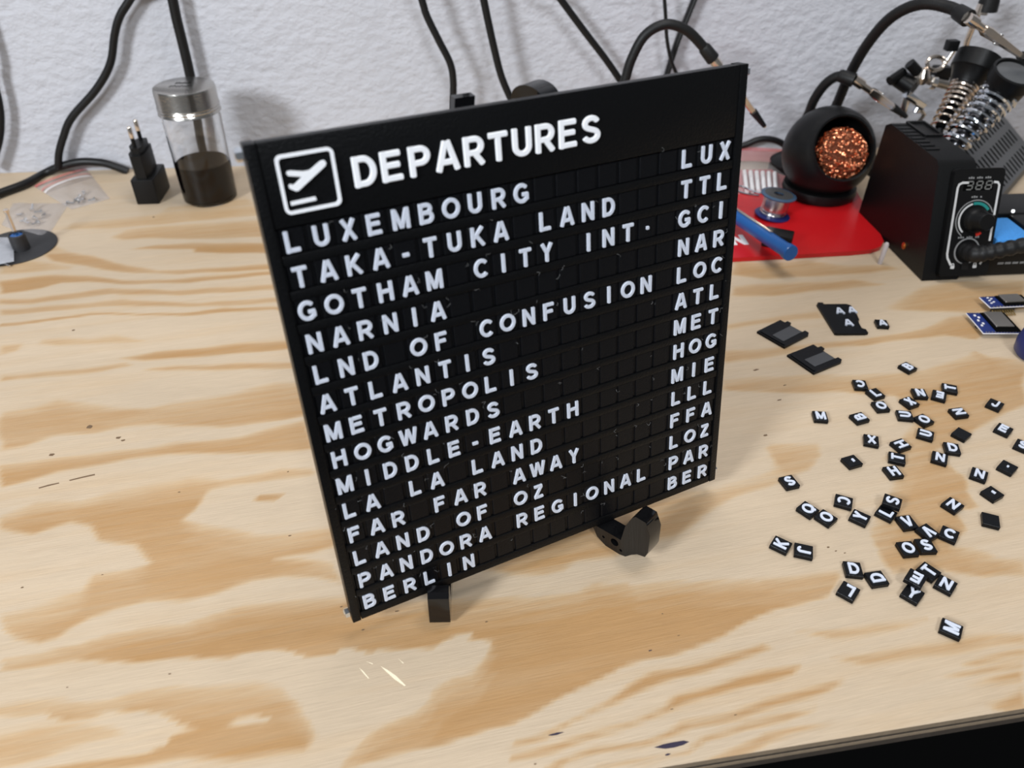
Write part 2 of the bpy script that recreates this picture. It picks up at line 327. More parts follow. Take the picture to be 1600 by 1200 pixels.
# ------------------------------------------------------------------ workbench: a plywood sheet with its own grain figure
FA, FB = P(1060, 1195), P(1600, 1107)
FS = (FB.y - FA.y) / (FB.x - FA.x)
def front(x): return FA.y + FS * (x - FA.x)
ZS = {'i': (0, 0, 1), 'z1': (0, 260, 2.857), 'z2': (0, 640, 2.667), 'z3': (0, 900, 4), 'z4': (400, 900, 4), 'z5': (800, 800, 4), 'z6': (800, 960, 2), 'z7': (1100, 380, 3.2), 'z8': (1080, 650, 3.077)}
FIG = [  # (frame of the coordinates, outline, depth of the tan colour, softness of its edge in mm)
 ('z1', [(750,180),(1100,130),(1130,215),(900,240),(700,260),(480,275),(290,280),(320,250),(500,235),(700,210)], .45, 4),
 ('z1', [(500,315),(560,285),(700,270),(900,255),(1140,235),(1150,310),(1000,320),(850,325),(700,320),(560,325)], .7, 4),
 ('z1', [(570,370),(700,350),(900,340),(1170,340),(1180,365),(1190,385),(870,385),(860,370),(700,370)], .95, 3),
 ('z1', [(190,385),(300,385),(420,400),(560,440),(700,465),(850,460),(1000,450),(1190,430),(1195,455),(1000,470),(800,480),(600,475),(450,460),(350,440),(240,425)], .8, 3),
 ('z1', [(0,440),(100,420),(200,430),(330,445),(300,460),(180,470),(0,480)], .5, 4),
 ('z1', [(220,350),(300,375),(380,400),(300,412),(200,400)], .5, 4),
 ('z1', [(0,510),(120,495),(250,485),(400,488),(550,505),(750,505),(950,490),(1200,460),(1205,475),(1000,505),(850,520),(700,520),(550,525),(400,515),(280,520),(180,545),(60,560),(0,568)], .95, 3),
 ('z1', [(0,590),(150,590),(300,570),(480,545),(640,545),(760,555),(950,545),(1210,520),(1215,545),(1000,565),(800,575),(650,570),(500,570),(350,590),(150,612),(0,612)], .75, 3),
 ('z1', [(0,640),(200,625),(420,610),(560,592),(700,600),(900,610),(1230,580),(1235,600),(1000,625),(820,625),(600,620),(430,628),(250,645),(0,662)], .7, 3),
 ('z1', [(0,700),(200,680),(400,655),(600,655),(800,655),(1000,635),(1245,625),(1250,655),(1150,640),(1000,655),(800,665),(600,662),(400,665),(200,692),(0,715)], .9, 2),
 ('z1', [(180,775),(300,765),(400,770),(520,755),(640,780),(520,790),(380,795),(250,800),(170,790)], .45, 4),
 ('z1', [(0,800),(90,790),(80,820),(0,845)], .5, 4),
 ('z1', [(540,860),(700,825),(900,810),(1100,790),(1270,775),(1280,800),(1200,820),(1000,840),(800,855),(650,865)], .9, 3),
 ('z1', [(640,905),(800,890),(1000,880),(1300,875),(1305,905),(1100,905),(900,905),(740,912)], .7, 3),
 ('z1', [(0,935),(200,915),(450,895),(560,880),(600,890),(450,915),(250,935),(80,945),(0,960)], .6, 3),
 ('z1', [(740,1060),(900,1035),(1050,1010),(1160,965),(1340,965),(1365,1095),(1200,1130),(1000,1160),(820,1160),(700,1150),(560,1165),(430,1185),(250,1200),(0,1220),(0,1095),(150,1070),(260,1040),(430,1060),(520,1085),(640,1085)], .75, 4),
 ('z2', [(0,40),(200,30),(480,0),(900,0),(1265,-20),(1150,20),(1000,50),(850,40),(700,30),(520,40),(400,60),(250,100),(100,150),(0,170)], .7, 5),
 ('z2', [(0,235),(200,210),(400,180),(600,160),(720,135),(860,130),(1000,110),(1150,70),(1280,40),(1300,160),(1150,175),(1000,180),(850,185),(700,185),(550,205),(400,230),(250,260),(100,300),(0,325)], .85, 3),
 ('z2', [(0,440),(150,390),(330,380),(450,345),(600,320),(780,290),(920,295),(1050,270),(1180,245),(1310,240),(1320,265),(1150,290),(980,310),(860,340),(820,420),(760,460),(900,490),(1050,520),(1200,520),(1380,490),(1400,560),(1300,600),(1150,620),(1400,640),(1420,720),(1300,700),(1180,695),(1050,715),(900,760),(750,790),(600,800),(480,830),(380,870),(250,950),(170,970),(60,945),(20,900),(0,850),(200,800),(330,760),(400,680),(560,660),(640,640),(560,560),(400,545),(380,480),(300,470),(130,520),(0,500)], .85, 3),
 ('z2', [(1055,370),(1080,355),(1180,352),(1150,380),(1080,383)], .9, 1.5),
 ('i', [(700,880),(540,800),(1115,762),(1150,752),(1200,735),(1215,722),(1195,700),(1200,692),(1275,692),(1285,712),(1265,735),(1200,760),(1150,775),(1120,790),(1088,815),(1050,838),(1000,847),(965,867),(905,875),(882,890),(850,896),(800,897)], .7, 4),
 ('z7', [(100,680),(300,670),(500,660),(700,655),(900,650),(1100,640),(1230,590),(1330,560),(1350,530),(1420,560),(1560,580),(1600,590),(1600,810),(1500,860),(1380,910),(1250,1000),(1180,1024),(1000,1060),(900,1080),(1050,900),(950,760),(700,745),(400,750),(250,740),(100,730)], .75, 3),
 ('z7', [(150,90),(300,100),(500,85),(700,110),(900,110),(980,130),(850,145),(700,155),(500,165),(300,180),(140,160)], .8, 4),
 ('z7', [(140,215),(300,205),(500,195),(750,185),(900,205),(700,225),(550,240),(350,265),(140,260)], .7, 4),
 ('z7', [(1080,225),(1200,190),(1600,185),(1600,330),(1320,350),(1230,345),(1150,340),(880,330),(950,300),(1020,265)], .75, 4),
 ('z7', [(120,410),(350,370),(500,350),(560,340),(600,375),(450,385),(300,400),(120,430)], .5, 4),
 ('z7', [(520,500),(700,490),(900,465),(1100,425),(1230,370),(1320,365),(1390,455),(1350,480),(1200,460),(1000,480),(800,510),(600,520)], .8, 3),
 ('z7', [(100,545),(280,530),(440,510),(560,500),(440,550),(250,580),(100,600)], .7, 4),
 ('z8', [(990,200),(1100,130),(1200,60),(1280,0),(1440,0),(1340,50),(1160,130),(1230,230),(1310,290),(1330,370),(1390,430),(1350,445),(1270,440),(1280,480),(1310,540),(1260,600),(1250,630),(1450,650),(1440,670),(1600,690),(1600,760),(1400,770),(1200,740),(960,760),(900,640),(850,570),(900,450),(960,350)], .75, 3),
 ('z2', [(0,1040),(150,1020),(330,985),(450,940),(600,910),(780,890),(860,860),(1000,820),(1200,800),(1440,780),(1530,800),(1867,792),(2133,789),(2267,779),(2400,760),(2467,725),(2600,720),(2627,733),(2720,720),(3000,712),(3200,712),(3490,686),(3450,770),(3200,853),(3120,885),(3000,952),(2800,1013),(2699,1040),(2600,1070),(2507,1120),(2400,1179),(2133,1301),(1867,1387),(1667,1445),(1440,1500),(1413,1493),(1467,1420),(1547,1353),(1620,1313),(1733,1260),(1787,1213),(1820,1160),(1887,1120),(1967,1093),(2000,1047),(2040,973),(2053,963),(1947,950),(1973,935),(1967,923),(1907,937),(1853,960),(1793,993),(1667,993),(1567,1000),(1533,1017),(1440,1000),(1413,1003),(1387,1027),(1270,1033),(1180,1005),(1050,1010),(950,1030),(780,1030),(600,1055),(480,1050),(300,1050),(150,1070),(0,1080)], .95, 1.6),
 ('z8', [(330,785),(450,770),(700,752),(700,800),(500,850),(330,870)], .6, 5),
 ('z3', [(-60,800),(200,755),(420,760),(560,790),(700,770),(850,712),(1100,690),(1600,660),(1780,690),(1850,760),(1930,900),(1950,1000),(1900,1080),(1500,1130),(1150,1140),(900,1180),(600,1230),(-60,1500)], .9, 3.5),
 ('z3', [(-60,880),(290,850),(310,880),(400,910),(560,890),(700,840),(900,850),(1050,880),(1110,930),(1220,950),(1060,1000),(1020,1070),(850,1130),(500,1170),(100,1230),(-60,1260)], .05, 1.4),
 ('z3', [(-60,1010),(200,950),(540,940),(700,950),(760,985),(500,1060),(200,1150),(-60,1200)], .6, 3),
 ('z3', [(1380,912),(1480,880),(1600,865),(1650,880),(1690,897),(1620,922),(1500,922)], .05, 1.2),
 ('z6', [(0,395),(100,365),(200,325),(300,275),(370,225),(440,185),(520,165),(600,145),(700,120),(780,95),(800,105),(700,145),(600,175),(520,195),(430,235),(370,260),(250,310),(180,340),(100,380),(0,410)], 1.00, 2.6),
 ('z6', [(0,440),(100,410),(250,375),(380,335),(470,300),(520,255),(600,230),(700,200),(800,175),(900,160),(880,185),(780,215),(700,230),(600,255),(540,280),(480,310),(380,345),(250,390),(130,425),(0,455)], 1.00, 2.6),
 ('z6', [(110,480),(150,450),(250,420),(400,400),(470,375),(520,345),(650,310),(800,270),(900,240),(1050,210),(1000,240),(850,280),(700,320),(560,355),(480,390),(400,415),(280,435),(180,455),(150,480)], 0.95, 2.6),
 ('z6', [(270,480),(400,455),(540,430),(600,385),(720,335),(850,310),(950,290),(850,330),(720,355),(620,395),(560,440),(420,470)], 0.85, 2.6),
 ('z6', [(600,470),(700,410),(780,370),(900,350),(1000,330),(900,365),(800,395),(740,430),(650,470)], 0.75, 2.6),
 ('z6', [(1400,150),(1500,130),(1600,110),(1600,130),(1450,155)], 0.75, 2.6), ('z6', [(1350,190),(1480,165),(1600,150),(1600,165),(1450,185)], 0.75, 2.6),
 ('z6', [(1420,220),(1520,190),(1600,180),(1600,205),(1500,210)], 0.80, 2.6), ('z6', [(1480,285),(1560,250),(1600,235),(1600,290),(1540,300)], 0.75, 2.6),
 ('z6', [(1000,140),(1200,110),(1400,75),(1600,60),(1600,90),(1300,125),(1100,155)], 0.60, 3), ('z6', [(900,60),(1100,40),(1300,10),(1200,45),(1000,75)], 0.55, 3)]
def wood_mat():
    m = bpy.data.materials.new('plywood_face'); m.use_nodes = True; nt = m.node_tree; N = nt.nodes; L = nt.links; b = N['Principled BSDF']
    def math_(op, a, c, clamp=False):
        n = N.new('ShaderNodeMath'); n.operation = op; n.use_clamp = clamp
        for i, x in enumerate((a, c)):
            if isinstance(x, (int, float)): n.inputs[i].default_value = x
            else: L.new(x, n.inputs[i])
        return n.outputs[0]
    at = N.new('ShaderNodeAttribute'); at.attribute_name = 'latewood'
    tc = N.new('ShaderNodeTexCoord')
    def noise(sx, sy, sc, det, ro=0.5, rot=0.155):
        mp = N.new('ShaderNodeMapping'); mp.vector_type = 'TEXTURE'; mp.inputs['Scale'].default_value = (1 / sx, 1 / sy, 1); mp.inputs['Rotation'].default_value = (0, 0, rot)
        n = N.new('ShaderNodeTexNoise'); n.inputs['Scale'].default_value = sc; n.inputs['Detail'].default_value = det; n.inputs['Roughness'].default_value = ro
        L.new(tc.outputs['Object'], mp.inputs['Vector']); L.new(mp.outputs[0], n.inputs['Vector']); return n.outputs['Fac']
    fib = noise(16, 300, 1.0, 6, 0.65); cloud = noise(7, 26, 1.0, 5, 0.6); band = noise(3.5, 85, 1.0, 3, 0.5); fine = noise(60, 1300, 1.0, 3, 0.6)
    f = at.outputs['Fac']
    edge = math_('MULTIPLY', math_('MULTIPLY', f, math_('SUBTRACT', 1.0, f)), 4.2)
    f2 = math_('ADD', f, math_('MULTIPLY', edge, math_('SUBTRACT', fib, 0.5)), True)
    f3 = math_('ADD', math_('ADD', f2, math_('MULTIPLY', math_('SUBTRACT', cloud, 0.5), 0.5)), math_('MULTIPLY', math_('SUBTRACT', band, 0.5), 0.55), True)
    cr = N.new('ShaderNodeValToRGB'); e = cr.color_ramp.elements
    e[0].position = 0.0; e[0].color = (0.525, 0.412, 0.290, 1); e[1].position = 1.0; e[1].color = (0.400, 0.228, 0.093, 1)
    k = cr.color_ramp.elements.new(0.35); k.color = (0.500, 0.355, 0.212, 1)
    L.new(f3, cr.inputs[0])
    mul = N.new('ShaderNodeMix'); mul.data_type = 'RGBA'; mul.blend_type = 'MULTIPLY'; mul.inputs['Factor'].default_value = 1
    g = math_('ADD', math_('MULTIPLY', fib, 0.16), math_('MULTIPLY', fine, 0.28)); g = math_('ADD', math_('ADD', g, 0.735), math_('MULTIPLY', math_('SUBTRACT', noise(3.2, 13, 1.0, 4, 0.6), 0.5), 0.34))
    cg = N.new('ShaderNodeCombineColor')
    for i in range(3): L.new(g, cg.inputs[i])
    L.new(cr.outputs[0], mul.inputs['A']); L.new(cg.outputs[0], mul.inputs['B']); L.new(mul.outputs['Result'], b.inputs['Base Color'])
    b.inputs['Roughness'].default_value = 0.5; b.inputs['Specular IOR Level'].default_value = 0.35
    bp = N.new('ShaderNodeBump'); bp.inputs['Strength'].default_value = 0.35; bp.inputs['Distance'].default_value = 0.0006
    L.new(math_('ADD', fib, fine), bp.inputs['Height']); L.new(bp.outputs['Normal'], b.inputs['Normal'])
    return m
def make_table():
    xs = np.concatenate([np.linspace(-0.95, -0.46, 50), np.linspace(-0.4575, 0.58, 480), np.linspace(0.59, 0.95, 40)])
    tt = np.linspace(0, 1, 300)
    X = np.repeat(xs[None, :], len(tt), 0); f0 = FA.y + FS * (xs - FA.x)
    Y = f0[None, :] + tt[:, None] * (WALL_Y - 0.0005 - f0)[None, :]
    # a slow wobble of the figure along the grain
    wx = 0.0012 * np.sin(170 * Y + 11 * X) ; wy = 0.0005 * np.sin(60 * X + 40 * Y) + 0.0004 * np.sin(150 * X + 60 * Y)
    QX, QY = X + wx, Y + wy
    fig = np.zeros_like(X)
    # bands the photo shows nothing of (beyond the frame): plain wavy figure
    base = 0.5 + 0.5 * np.sin((Y + 0.012 * np.sin(9 * X)) * 170 + 3 * np.sin(7 * X)); out = (X < -0.47) | (X > 0.60) | (((X - 0.02) / 0.19) ** 2 + ((Y - 0.50 - 0.25 * X) / 0.20) ** 2 < 1) & (X > 0.9 * (Y - 0.256) * -0.30 - 0.035) & (X < 0.128 + (Y - 0.335) * 0.33)
    fig[out] = 0.7 * np.clip(base[out] * 1.6 - 0.5, 0, 1)
    for z, poly, tone, soft in FIG:
        ox, oy, sc = ZS[z]
        pw = [P(ox + (a + (70 if z == 'z1' and a > 1125 else 0)) / sc, oy + c / sc) for a, c in poly]
        px = np.array([p.x for p in pw]); py = np.array([p.y for p in pw]); w = soft * 0.65 / 1000
        sel = (QX > px.min() - w) & (QX < px.max() + w) & (QY > py.min() - w) & (QY < py.max() + w)
        if not sel.any(): continue
        def field(x, y):
            d2 = np.full(x.shape, 1e9); ins = np.zeros(x.shape, bool)
            for i in range(len(px)):
                ax, ay = px[i], py[i]; bx, by = px[i - 1], py[i - 1]
                ex, ey = bx - ax, by - ay; t = np.clip(((x - ax) * ex + (y - ay) * ey) / (ex * ex + ey * ey + 1e-12), 0, 1)
                d2 = np.minimum(d2, (x - ax - t * ex) ** 2 + (y - ay - t * ey) ** 2)
                cr = ((ay > y) != (by > y)) & (x < (bx - ax) * (y - ay) / (by - ay + 1e-12) + ax); ins ^= cr
            sd = np.where(ins, 1, -1) * np.sqrt(d2); k = np.clip(sd / w * 0.5 + 0.5, 0, 1); return k * k * (3 - 2 * k)
        x = QX[sel]; y = QY[sel]; k = field(x, y)
        if tone > 0.1:                                 # a growth band is darkest at its near edge and fades towards the far one
            area_ = abs(sum(px[i - 1] * py[i] - px[i] * py[i - 1] for i in range(len(px)))) / 2
            q_ = min(1.0, area_ / math.hypot(np.ptp(px), np.ptp(py)) / 0.022); d_ = q_ ** 1.5
            k = k * ((1 - 0.58 * min(1, q_ + .25)) + 0.58 * min(1, q_ + .25) * (0.40 * field(x - 0.0004 * d_, y + 0.0030 * d_) + 0.35 * field(x - 0.001 * d_, y + 0.0075 * d_) + 0.25 * field(x - 0.002 * d_, y + 0.016 * d_)))
        v = fig[sel]
        fig[sel] = np.where(tone > v, v + (tone - v) * k, v if tone > 0.1 else v + (tone - v) * k)
    ny, nx = X.shape
    co = np.stack([X.ravel(), Y.ravel(), np.zeros(X.size)], 1)
    idx = np.arange(nx * ny).reshape(ny, nx)
    q = np.stack([idx[:-1, :-1], idx[:-1, 1:], idx[1:, 1:], idx[1:, :-1]], -1).reshape(-1, 4)
    me = bpy.data.meshes.new('worktop')
    me.vertices.add(len(co)); me.vertices.foreach_set('co', co.ravel())
    me.loops.add(q.size); me.loops.foreach_set('vertex_index', q.ravel())
    me.polygons.add(len(q)); me.polygons.foreach_set('loop_start', np.arange(0, q.size, 4)); me.polygons.foreach_set('loop_total', np.full(len(q), 4))
    me.update(); me.validate()
    a = me.attributes.new('latewood', 'FLOAT', 'POINT'); a.data.foreach_set('value', fig.ravel().astype(np.float32))
    me.materials.append(wood_mat())
    return me
table = thing('workbench', 'light plywood workbench top with wavy tan grain against the white wall', 'workbench', (0, 0.45, -0.0125))
o = bpy.data.objects.new('plywood_face', make_table()); COL.objects.link(o); o.parent = table; o.location = (0, -0.45, 0.0125); MW[o] = Matrix()
def strip(z0, z1, inset, m, name):
    bm = BM(); prism(bm, [(-0.95, front(-0.95) + inset), (0.95, front(0.95) + inset), (0.95, WALL_Y - 0.001), (-0.95, WALL_Y - 0.001)], z0, z1)
    return obj(name, bm, m, table, smooth=0)
strip(-0.0035, -0.0003, 0.0, M_PLY, 'edge_veneer'); strip(-0.006, -0.0035, 0.0004, M_PLYD, 'edge_veneer'); strip(-0.0078, -0.006, 0.0, M_PLY, 'edge_veneer'); strip(-0.0125, -0.0078, 0.0003, M_PLYD, 'edge_veneer')
bm = BM(); prism(bm, [(-0.9, front(-0.9) + 0.02), (0.9, front(0.9) + 0.02), (0.9, front(0.9) + 0.05), (-0.9, front(-0.9) + 0.05)], -0.12, -0.0127); obj('apron', bm, M_DARK, table, smooth=0)
for sx in (-0.88, 0.84):
    for sy in (front(sx) + 0.03, 0.76):
        bm = BM(); box(bm, (sx, sy, -0.78), (sx + 0.04, sy + 0.04, -0.0130)); obj('leg', bm, M_DARK, table, smooth=0)
def mark(name, pts, m):
    bm = BM(); prism(bm, [tuple(P(u, v).xy) for u, v in pts], -0.0001, 0.00006); obj(name, bm, m, table, smooth=0)
def blob(u, v, a, c, ang=-12, n=9):
    r = random.Random(u * 7 + v); t = math.radians(ang)
    return [(u + math.cos(t) * x - math.sin(t) * y, v + math.sin(t) * x + math.cos(t) * y) for x, y in ((a * math.cos(2 * PI * i / n) * r.uniform(.6, 1.1), c * math.sin(2 * PI * i / n) * r.uniform(.6, 1.1)) for i in range(n))]
mark('ink_stain', [(1022,1168),(1036,1163),(1050,1160),(1068,1157),(1077,1159),(1068,1164),(1054,1168),(1040,1170),(1030,1169)], M_INK)
mark('ink_stain', blob(1043, 1179, 6, 1.6), M_INK); mark('ink_stain', blob(868, 1147, 13, 2), M_INK); mark('ink_stain', blob(1016, 1016.5, 4, 1.2), M_INK)
mark('scratch', [(60,762),(75,757.5),(92,754),(92.5,755.5),(76,759.5),(61,763.5)], M_FLECK); mark('scratch', [(108,750),(128,745),(148,740.5),(148.5,742.5),(128,747),(109,751.5)], M_FLECK)
for u, v, a, c in ((140,667,6,3),(81,710.5,5,2.5),(185,684,6,2),(192,688,4,1.5),(35,918,3,1.2),(265,1053,3,1.2),(105,1074,2,.9),(620,955,4,1.4),(567,984,3.5,1),(533,948,3,1),(760,971.5,3,1),(1181,578,5,1.5),(1226,602,3,1),(1218,625,4,1.2),(1196,680,4,1.5),(1294,855,2.5,1.5),(1306,861,2,1.2),(1320,864,2,1),(160,898,2,.8),(115,516,3,1.2),(240,339,1.6,1),(1149,1117,3,1),(1050,1108,3,1),(836,1194,3,1.4),(1035,959,1.6,.9),(1060,993,2.5,.7),(453,837,3,1),(450,737,2,.9),(280,769,3,.9)):
    mark('grain_fleck', blob(u, v, a, c), M_FLECK)
mark('scratch', [(595,1041),(606,1047),(619,1056),(634,1071),(632,1072),(616,1061),(604,1050)], M_SCRATCH)
mark('scratch', [(561,1043),(568,1049),(577,1060),(575,1060),(567,1051)], M_SCRATCH); mark('scratch', [(572,1033),(583,1037),(582,1038)], M_SCRATCH); mark('scratch', [(622,1029),(631,1036),(630,1037)], M_SCRATCH)

# ------------------------------------------------------------------ departure board
T0 = Vector((-0.0662237, 0.2561227, 0.2273901)); EX = Vector((0.926332, 0.376708, 0)); EU = Vector((-0.0554234, 0.136287, 0.9891178)); EN = EX.cross(EU)
BWID, BHGT = 0.21, 0.21 * 1.0393
MB = Matrix(((EX.x, EU.x, EN.x, 0), (EX.y, EU.y, EN.y, 0), (EX.z, EU.z, EN.z, 0), (0, 0, 0, 1))); MB.translation = T0 + EX * (BWID / 2) - EU * BHGT
def bl(x, y): return (x - BWID / 2, BHGT - y)          # (right, down) from the board's top left corner -> board frame
board = thing('departure_board', 'large black letter board headed DEPARTURES leaning on a black easel', 'letter board', mtx=MB)
PITX, PITY, X0, Y0 = 0.04797 * BWID, 0.0638 * BWID, 0.0205 * BWID, 0.1662 * BWID
TW, TH, TT = 0.0086, 0.0093, 0.0027
def bbox_(bm, x0, y0, x1, y1, z0, z1, bev=0.0):
    a = bl(x0, y1); c = bl(x1, y0); box(bm, (a[0], a[1], z0), (c[0], c[1], z1), bev)
bm = BM(); bbox_(bm, 0.0041, 0.0003, BWID - 0.0041, BHGT - 0.0003, -0.0065, -0.0034, 0.0003); obj('back_plate', bm, M_PRINT, board, local=True)
bm = BM(); bbox_(bm, 0.0042, 0.0, BWID - 0.0042, 0.1412 * BWID, -0.0033, -0.0001, 0.0004); obj('header_plate', bm, M_PRINT, board, local=True)
bm = BM()
for i in range(14):
    yb = Y0 + i * PITY + TH / 2 + 0.0002; ye = yb + PITY - TH - 0.0004
    if i == 13: ye = BHGT
    bbox_(bm, 0.0042, yb, BWID - 0.0042, ye, -0.0033, -0.0002, 0.00035)
obj('row_rails', bm, M_PRINT, board, local=True)
bm = BM()
for i in range(14):
    yc = Y0 + i * PITY
    for c in range(21):
        xa = X0 + c * PITX - (PITX - TW) / 2 + 0.00015; xb = xa + PITX - TW - 0.0003
        if c == 0: xa = 0.0042
        if c == 20: xb = BWID - 0.0042
        bbox_(bm, xa, yc - TH / 2 + 0.0001, xb, yc + TH / 2 - 0.0001, -0.0033, -0.0013)
obj('slot_dividers', bm, M_TILE, board, local=True, smooth=0)
for s in (0, 1):
    bm = BM(); x = 0 if s == 0 else BWID - 0.004
    bbox_(bm, x, 0.0, x + 0.004, BHGT, -0.0068, 0.0002, 0.0004); obj('side_strip', bm, M_PRINT, board, local=True)
for x, y in ((-0.0003, 0.0035), (-0.0003, BHGT - 0.0045), (BWID + 0.0003, 0.0035), (BWID + 0.0003, BHGT - 0.0045)):
    a = bl(x, y); s = -1 if x < 0 else 1
    bm = BM(); sweep(bm, [Vector((a[0] + s * t, a[1], -0.0034)) for t in (0, 0.0001, 0.0020, 0.0026)], [0.0010, 0.0024, 0.0024, 0.0015], 6)
    obj('corner_screw', bm, M_CHROME, board, local=True, smooth=30)
# heading
LW = [(ch, G[ch]) for ch in 'DEPARTURES']; hs = 0.0515 * BWID; gx = 0.1643 * BWID
adv = []
for ch in 'DEPARTURES':
    a, c = glyph_extent(ch, 0.195); adv.append((a, c))
tot = sum((c - a) for a, c in adv); gap = 0.19 * hs; sxx = ((0.6463 - 0.1643) * BWID - 9 * gap) / (tot * hs)
for ch, (a, c) in zip('DEPARTURES', adv):
    p = bl(gx - a * hs * sxx, 0.0978 * BWID); bm = BM(); glyph(bm, ch, p[0], p[1], hs, -0.0001, 0.0009, 0.195, sx=sxx)
    obj('header_letter', bm, M_HEAD, board, local=True, smooth=30); gx += (c - a) * hs * sxx + gap
a = bl(0.0088, 0.0252); c = bl(0.0288, 0.0049)
bm = BM(); prism(bm, rrect(a[0], a[1], c[0], c[1], 0.0021), -0.0001, 0.0009, [rrect(a[0] + 0.0011, a[1] + 0.0011, c[0] - 0.0011, c[1] - 0.0011, 0.0013)]); obj('icon_frame', bm, M_HEAD, board, local=True, smooth=30)
pl = [(0.0121, 0.0106), (0.0133, 0.0105), (0.0175, 0.0115), (0.0197, 0.0115), (0.0239, 0.0091), (0.0252, 0.009), (0.0257, 0.0099), (0.0252, 0.0109), (0.0147, 0.0175), (0.0137, 0.0176), (0.0118, 0.0163), (0.0117, 0.0153), (0.0124, 0.015), (0.0136, 0.0154), (0.0169, 0.0132), (0.0121, 0.012), (0.0118, 0.0113)]
bm = BM(); prism(bm, [bl(*p) for p in pl], -0.0001, 0.0009); obj('airplane_icon', bm, M_HEAD, board, local=True, smooth=30)
bm = BM(); prism(bm, [bl(*p) for p in ((0.0112, 0.0209), (0.0199, 0.0207), (0.0201, 0.0219), (0.0112, 0.0221))], -0.0001, 0.0009); obj('runway_bar', bm, M_HEAD, board, local=True, smooth=30)

bm = BM(); rh = random.Random(21)
for k in range(110):
    p = bl(X0 + rh.randint(0, 20) * PITX + rh.uniform(-.0016, .0016), Y0 + rh.randint(0, 13) * PITY - TH / 2 + rh.uniform(-.001, .003)); a = rh.uniform(0, 6.3); L_ = rh.uniform(.0008, .0028)
    q = [Vector((p[0] + math.cos(a + t * rh.uniform(-1, 1)) * L_ * t, p[1] + math.sin(a + t * rh.uniform(-1, 1)) * L_ * t, -0.0002 + 0.0006 * math.sin(PI * t))) for t in (0, .35, .7, 1)]
    sweep(bm, spline(q, 3), 0.00005, 4)
o = obj('stray_filament', bm, mat('grey_plastic_hair', (0.16, 0.16, 0.16), 0.4), board, local=True); o['kind'] = 'stuff'

# ------------------------------------------------------------------ letter tiles
LH = 0.0379 * BWID
bm = BM(); box(bm, (-TW / 2, -TH / 2, 0), (TW / 2, TH / 2, TT), 0.00025, seg=1); TILE_ME = link_mesh('letter_tile', bm, M_TILE, 30)
GL = {}
def glyph_mesh(ch):
    if ch not in GL:
        a, c = glyph_extent(ch, 0.2); sx = min(1.0, 0.94 * TW / ((c - a) * LH)); bm = BM(); glyph(bm, ch, -(a + c) / 2 * LH * sx, -LH / 2, LH, TT - 0.0001, TT + 0.00075, 0.2, sx=sx)
        GL[ch] = link_mesh('letter', bm, M_LETTER, 30)
    return GL[ch]
def tile(ch, mtx, label, group, k=1.0):
    o = bpy.data.objects.new('letter_tile' if ch != ' ' else 'blank_tile', TILE_ME); COL.objects.link(o); o.matrix_world = mtx
    tag(o, label, 'letter tile', group)
    if ch != ' ':
        g = bpy.data.objects.new('letter' if ch not in '-.' else 'punctuation_mark', glyph_mesh(ch)); COL.objects.link(g); g.parent = o
        if k != 1: g.scale = (k, k, 1)
    return o
ROWS = [('LUXEMBOURG', 'LUX'), ('TAKA-TUKA LAND', 'TTL'), ('GOTHAM CITY INT.', 'GCI'), ('NARNIA', 'NAR'), ('LND OF CONFUSION', 'LOC'), ('ATLANTIS', 'ATL'), ('METROPOLIS', 'MET'), ('HOGWARDS', 'HOG'), ('MIDDLE-EARTH', 'MIE'), ('LA LA LAND', 'LLL'), ('FAR FAR AWAY', 'FFA'), ('LAND OF OZ', 'LOZ'), ('PANDORA REGIONAL', 'PAR'), ('BERLIN', 'BER')]
ORD = 'first second third fourth fifth sixth seventh eighth ninth tenth eleventh twelfth thirteenth fourteenth fifteenth sixteenth seventeenth eighteenth nineteenth twentieth'.split()
for i, (nm, code) in enumerate(ROWS):
    s = nm.ljust(17) + code; off = -1 if i == 1 else 0
    for c, ch in enumerate(s):
        p = bl(X0 + (c + 0.5) * PITX, Y0 + i * PITY)
        jit = random.uniform(-1, 1)
        lm = MB @ Matrix.Translation((p[0] + jit * 0.0001, p[1], -0.0034)) @ Matrix.Rotation(math.radians(random.uniform(-.35, .35)), 4, 'Z')
        rowname = 'top row' if i == 0 else 'bottom row' if i == 13 else ORD[i] + ' row from top'
        what = {' ': 'blank black tile', '-': 'black tile with white hyphen', '.': 'black tile with white dot'}.get(ch, 'black tile with white letter ' + ch)
        tile(ch, lm, '%s, %s from left in board %s' % (what, ORD[c], rowname), 'tiles on the departure board')

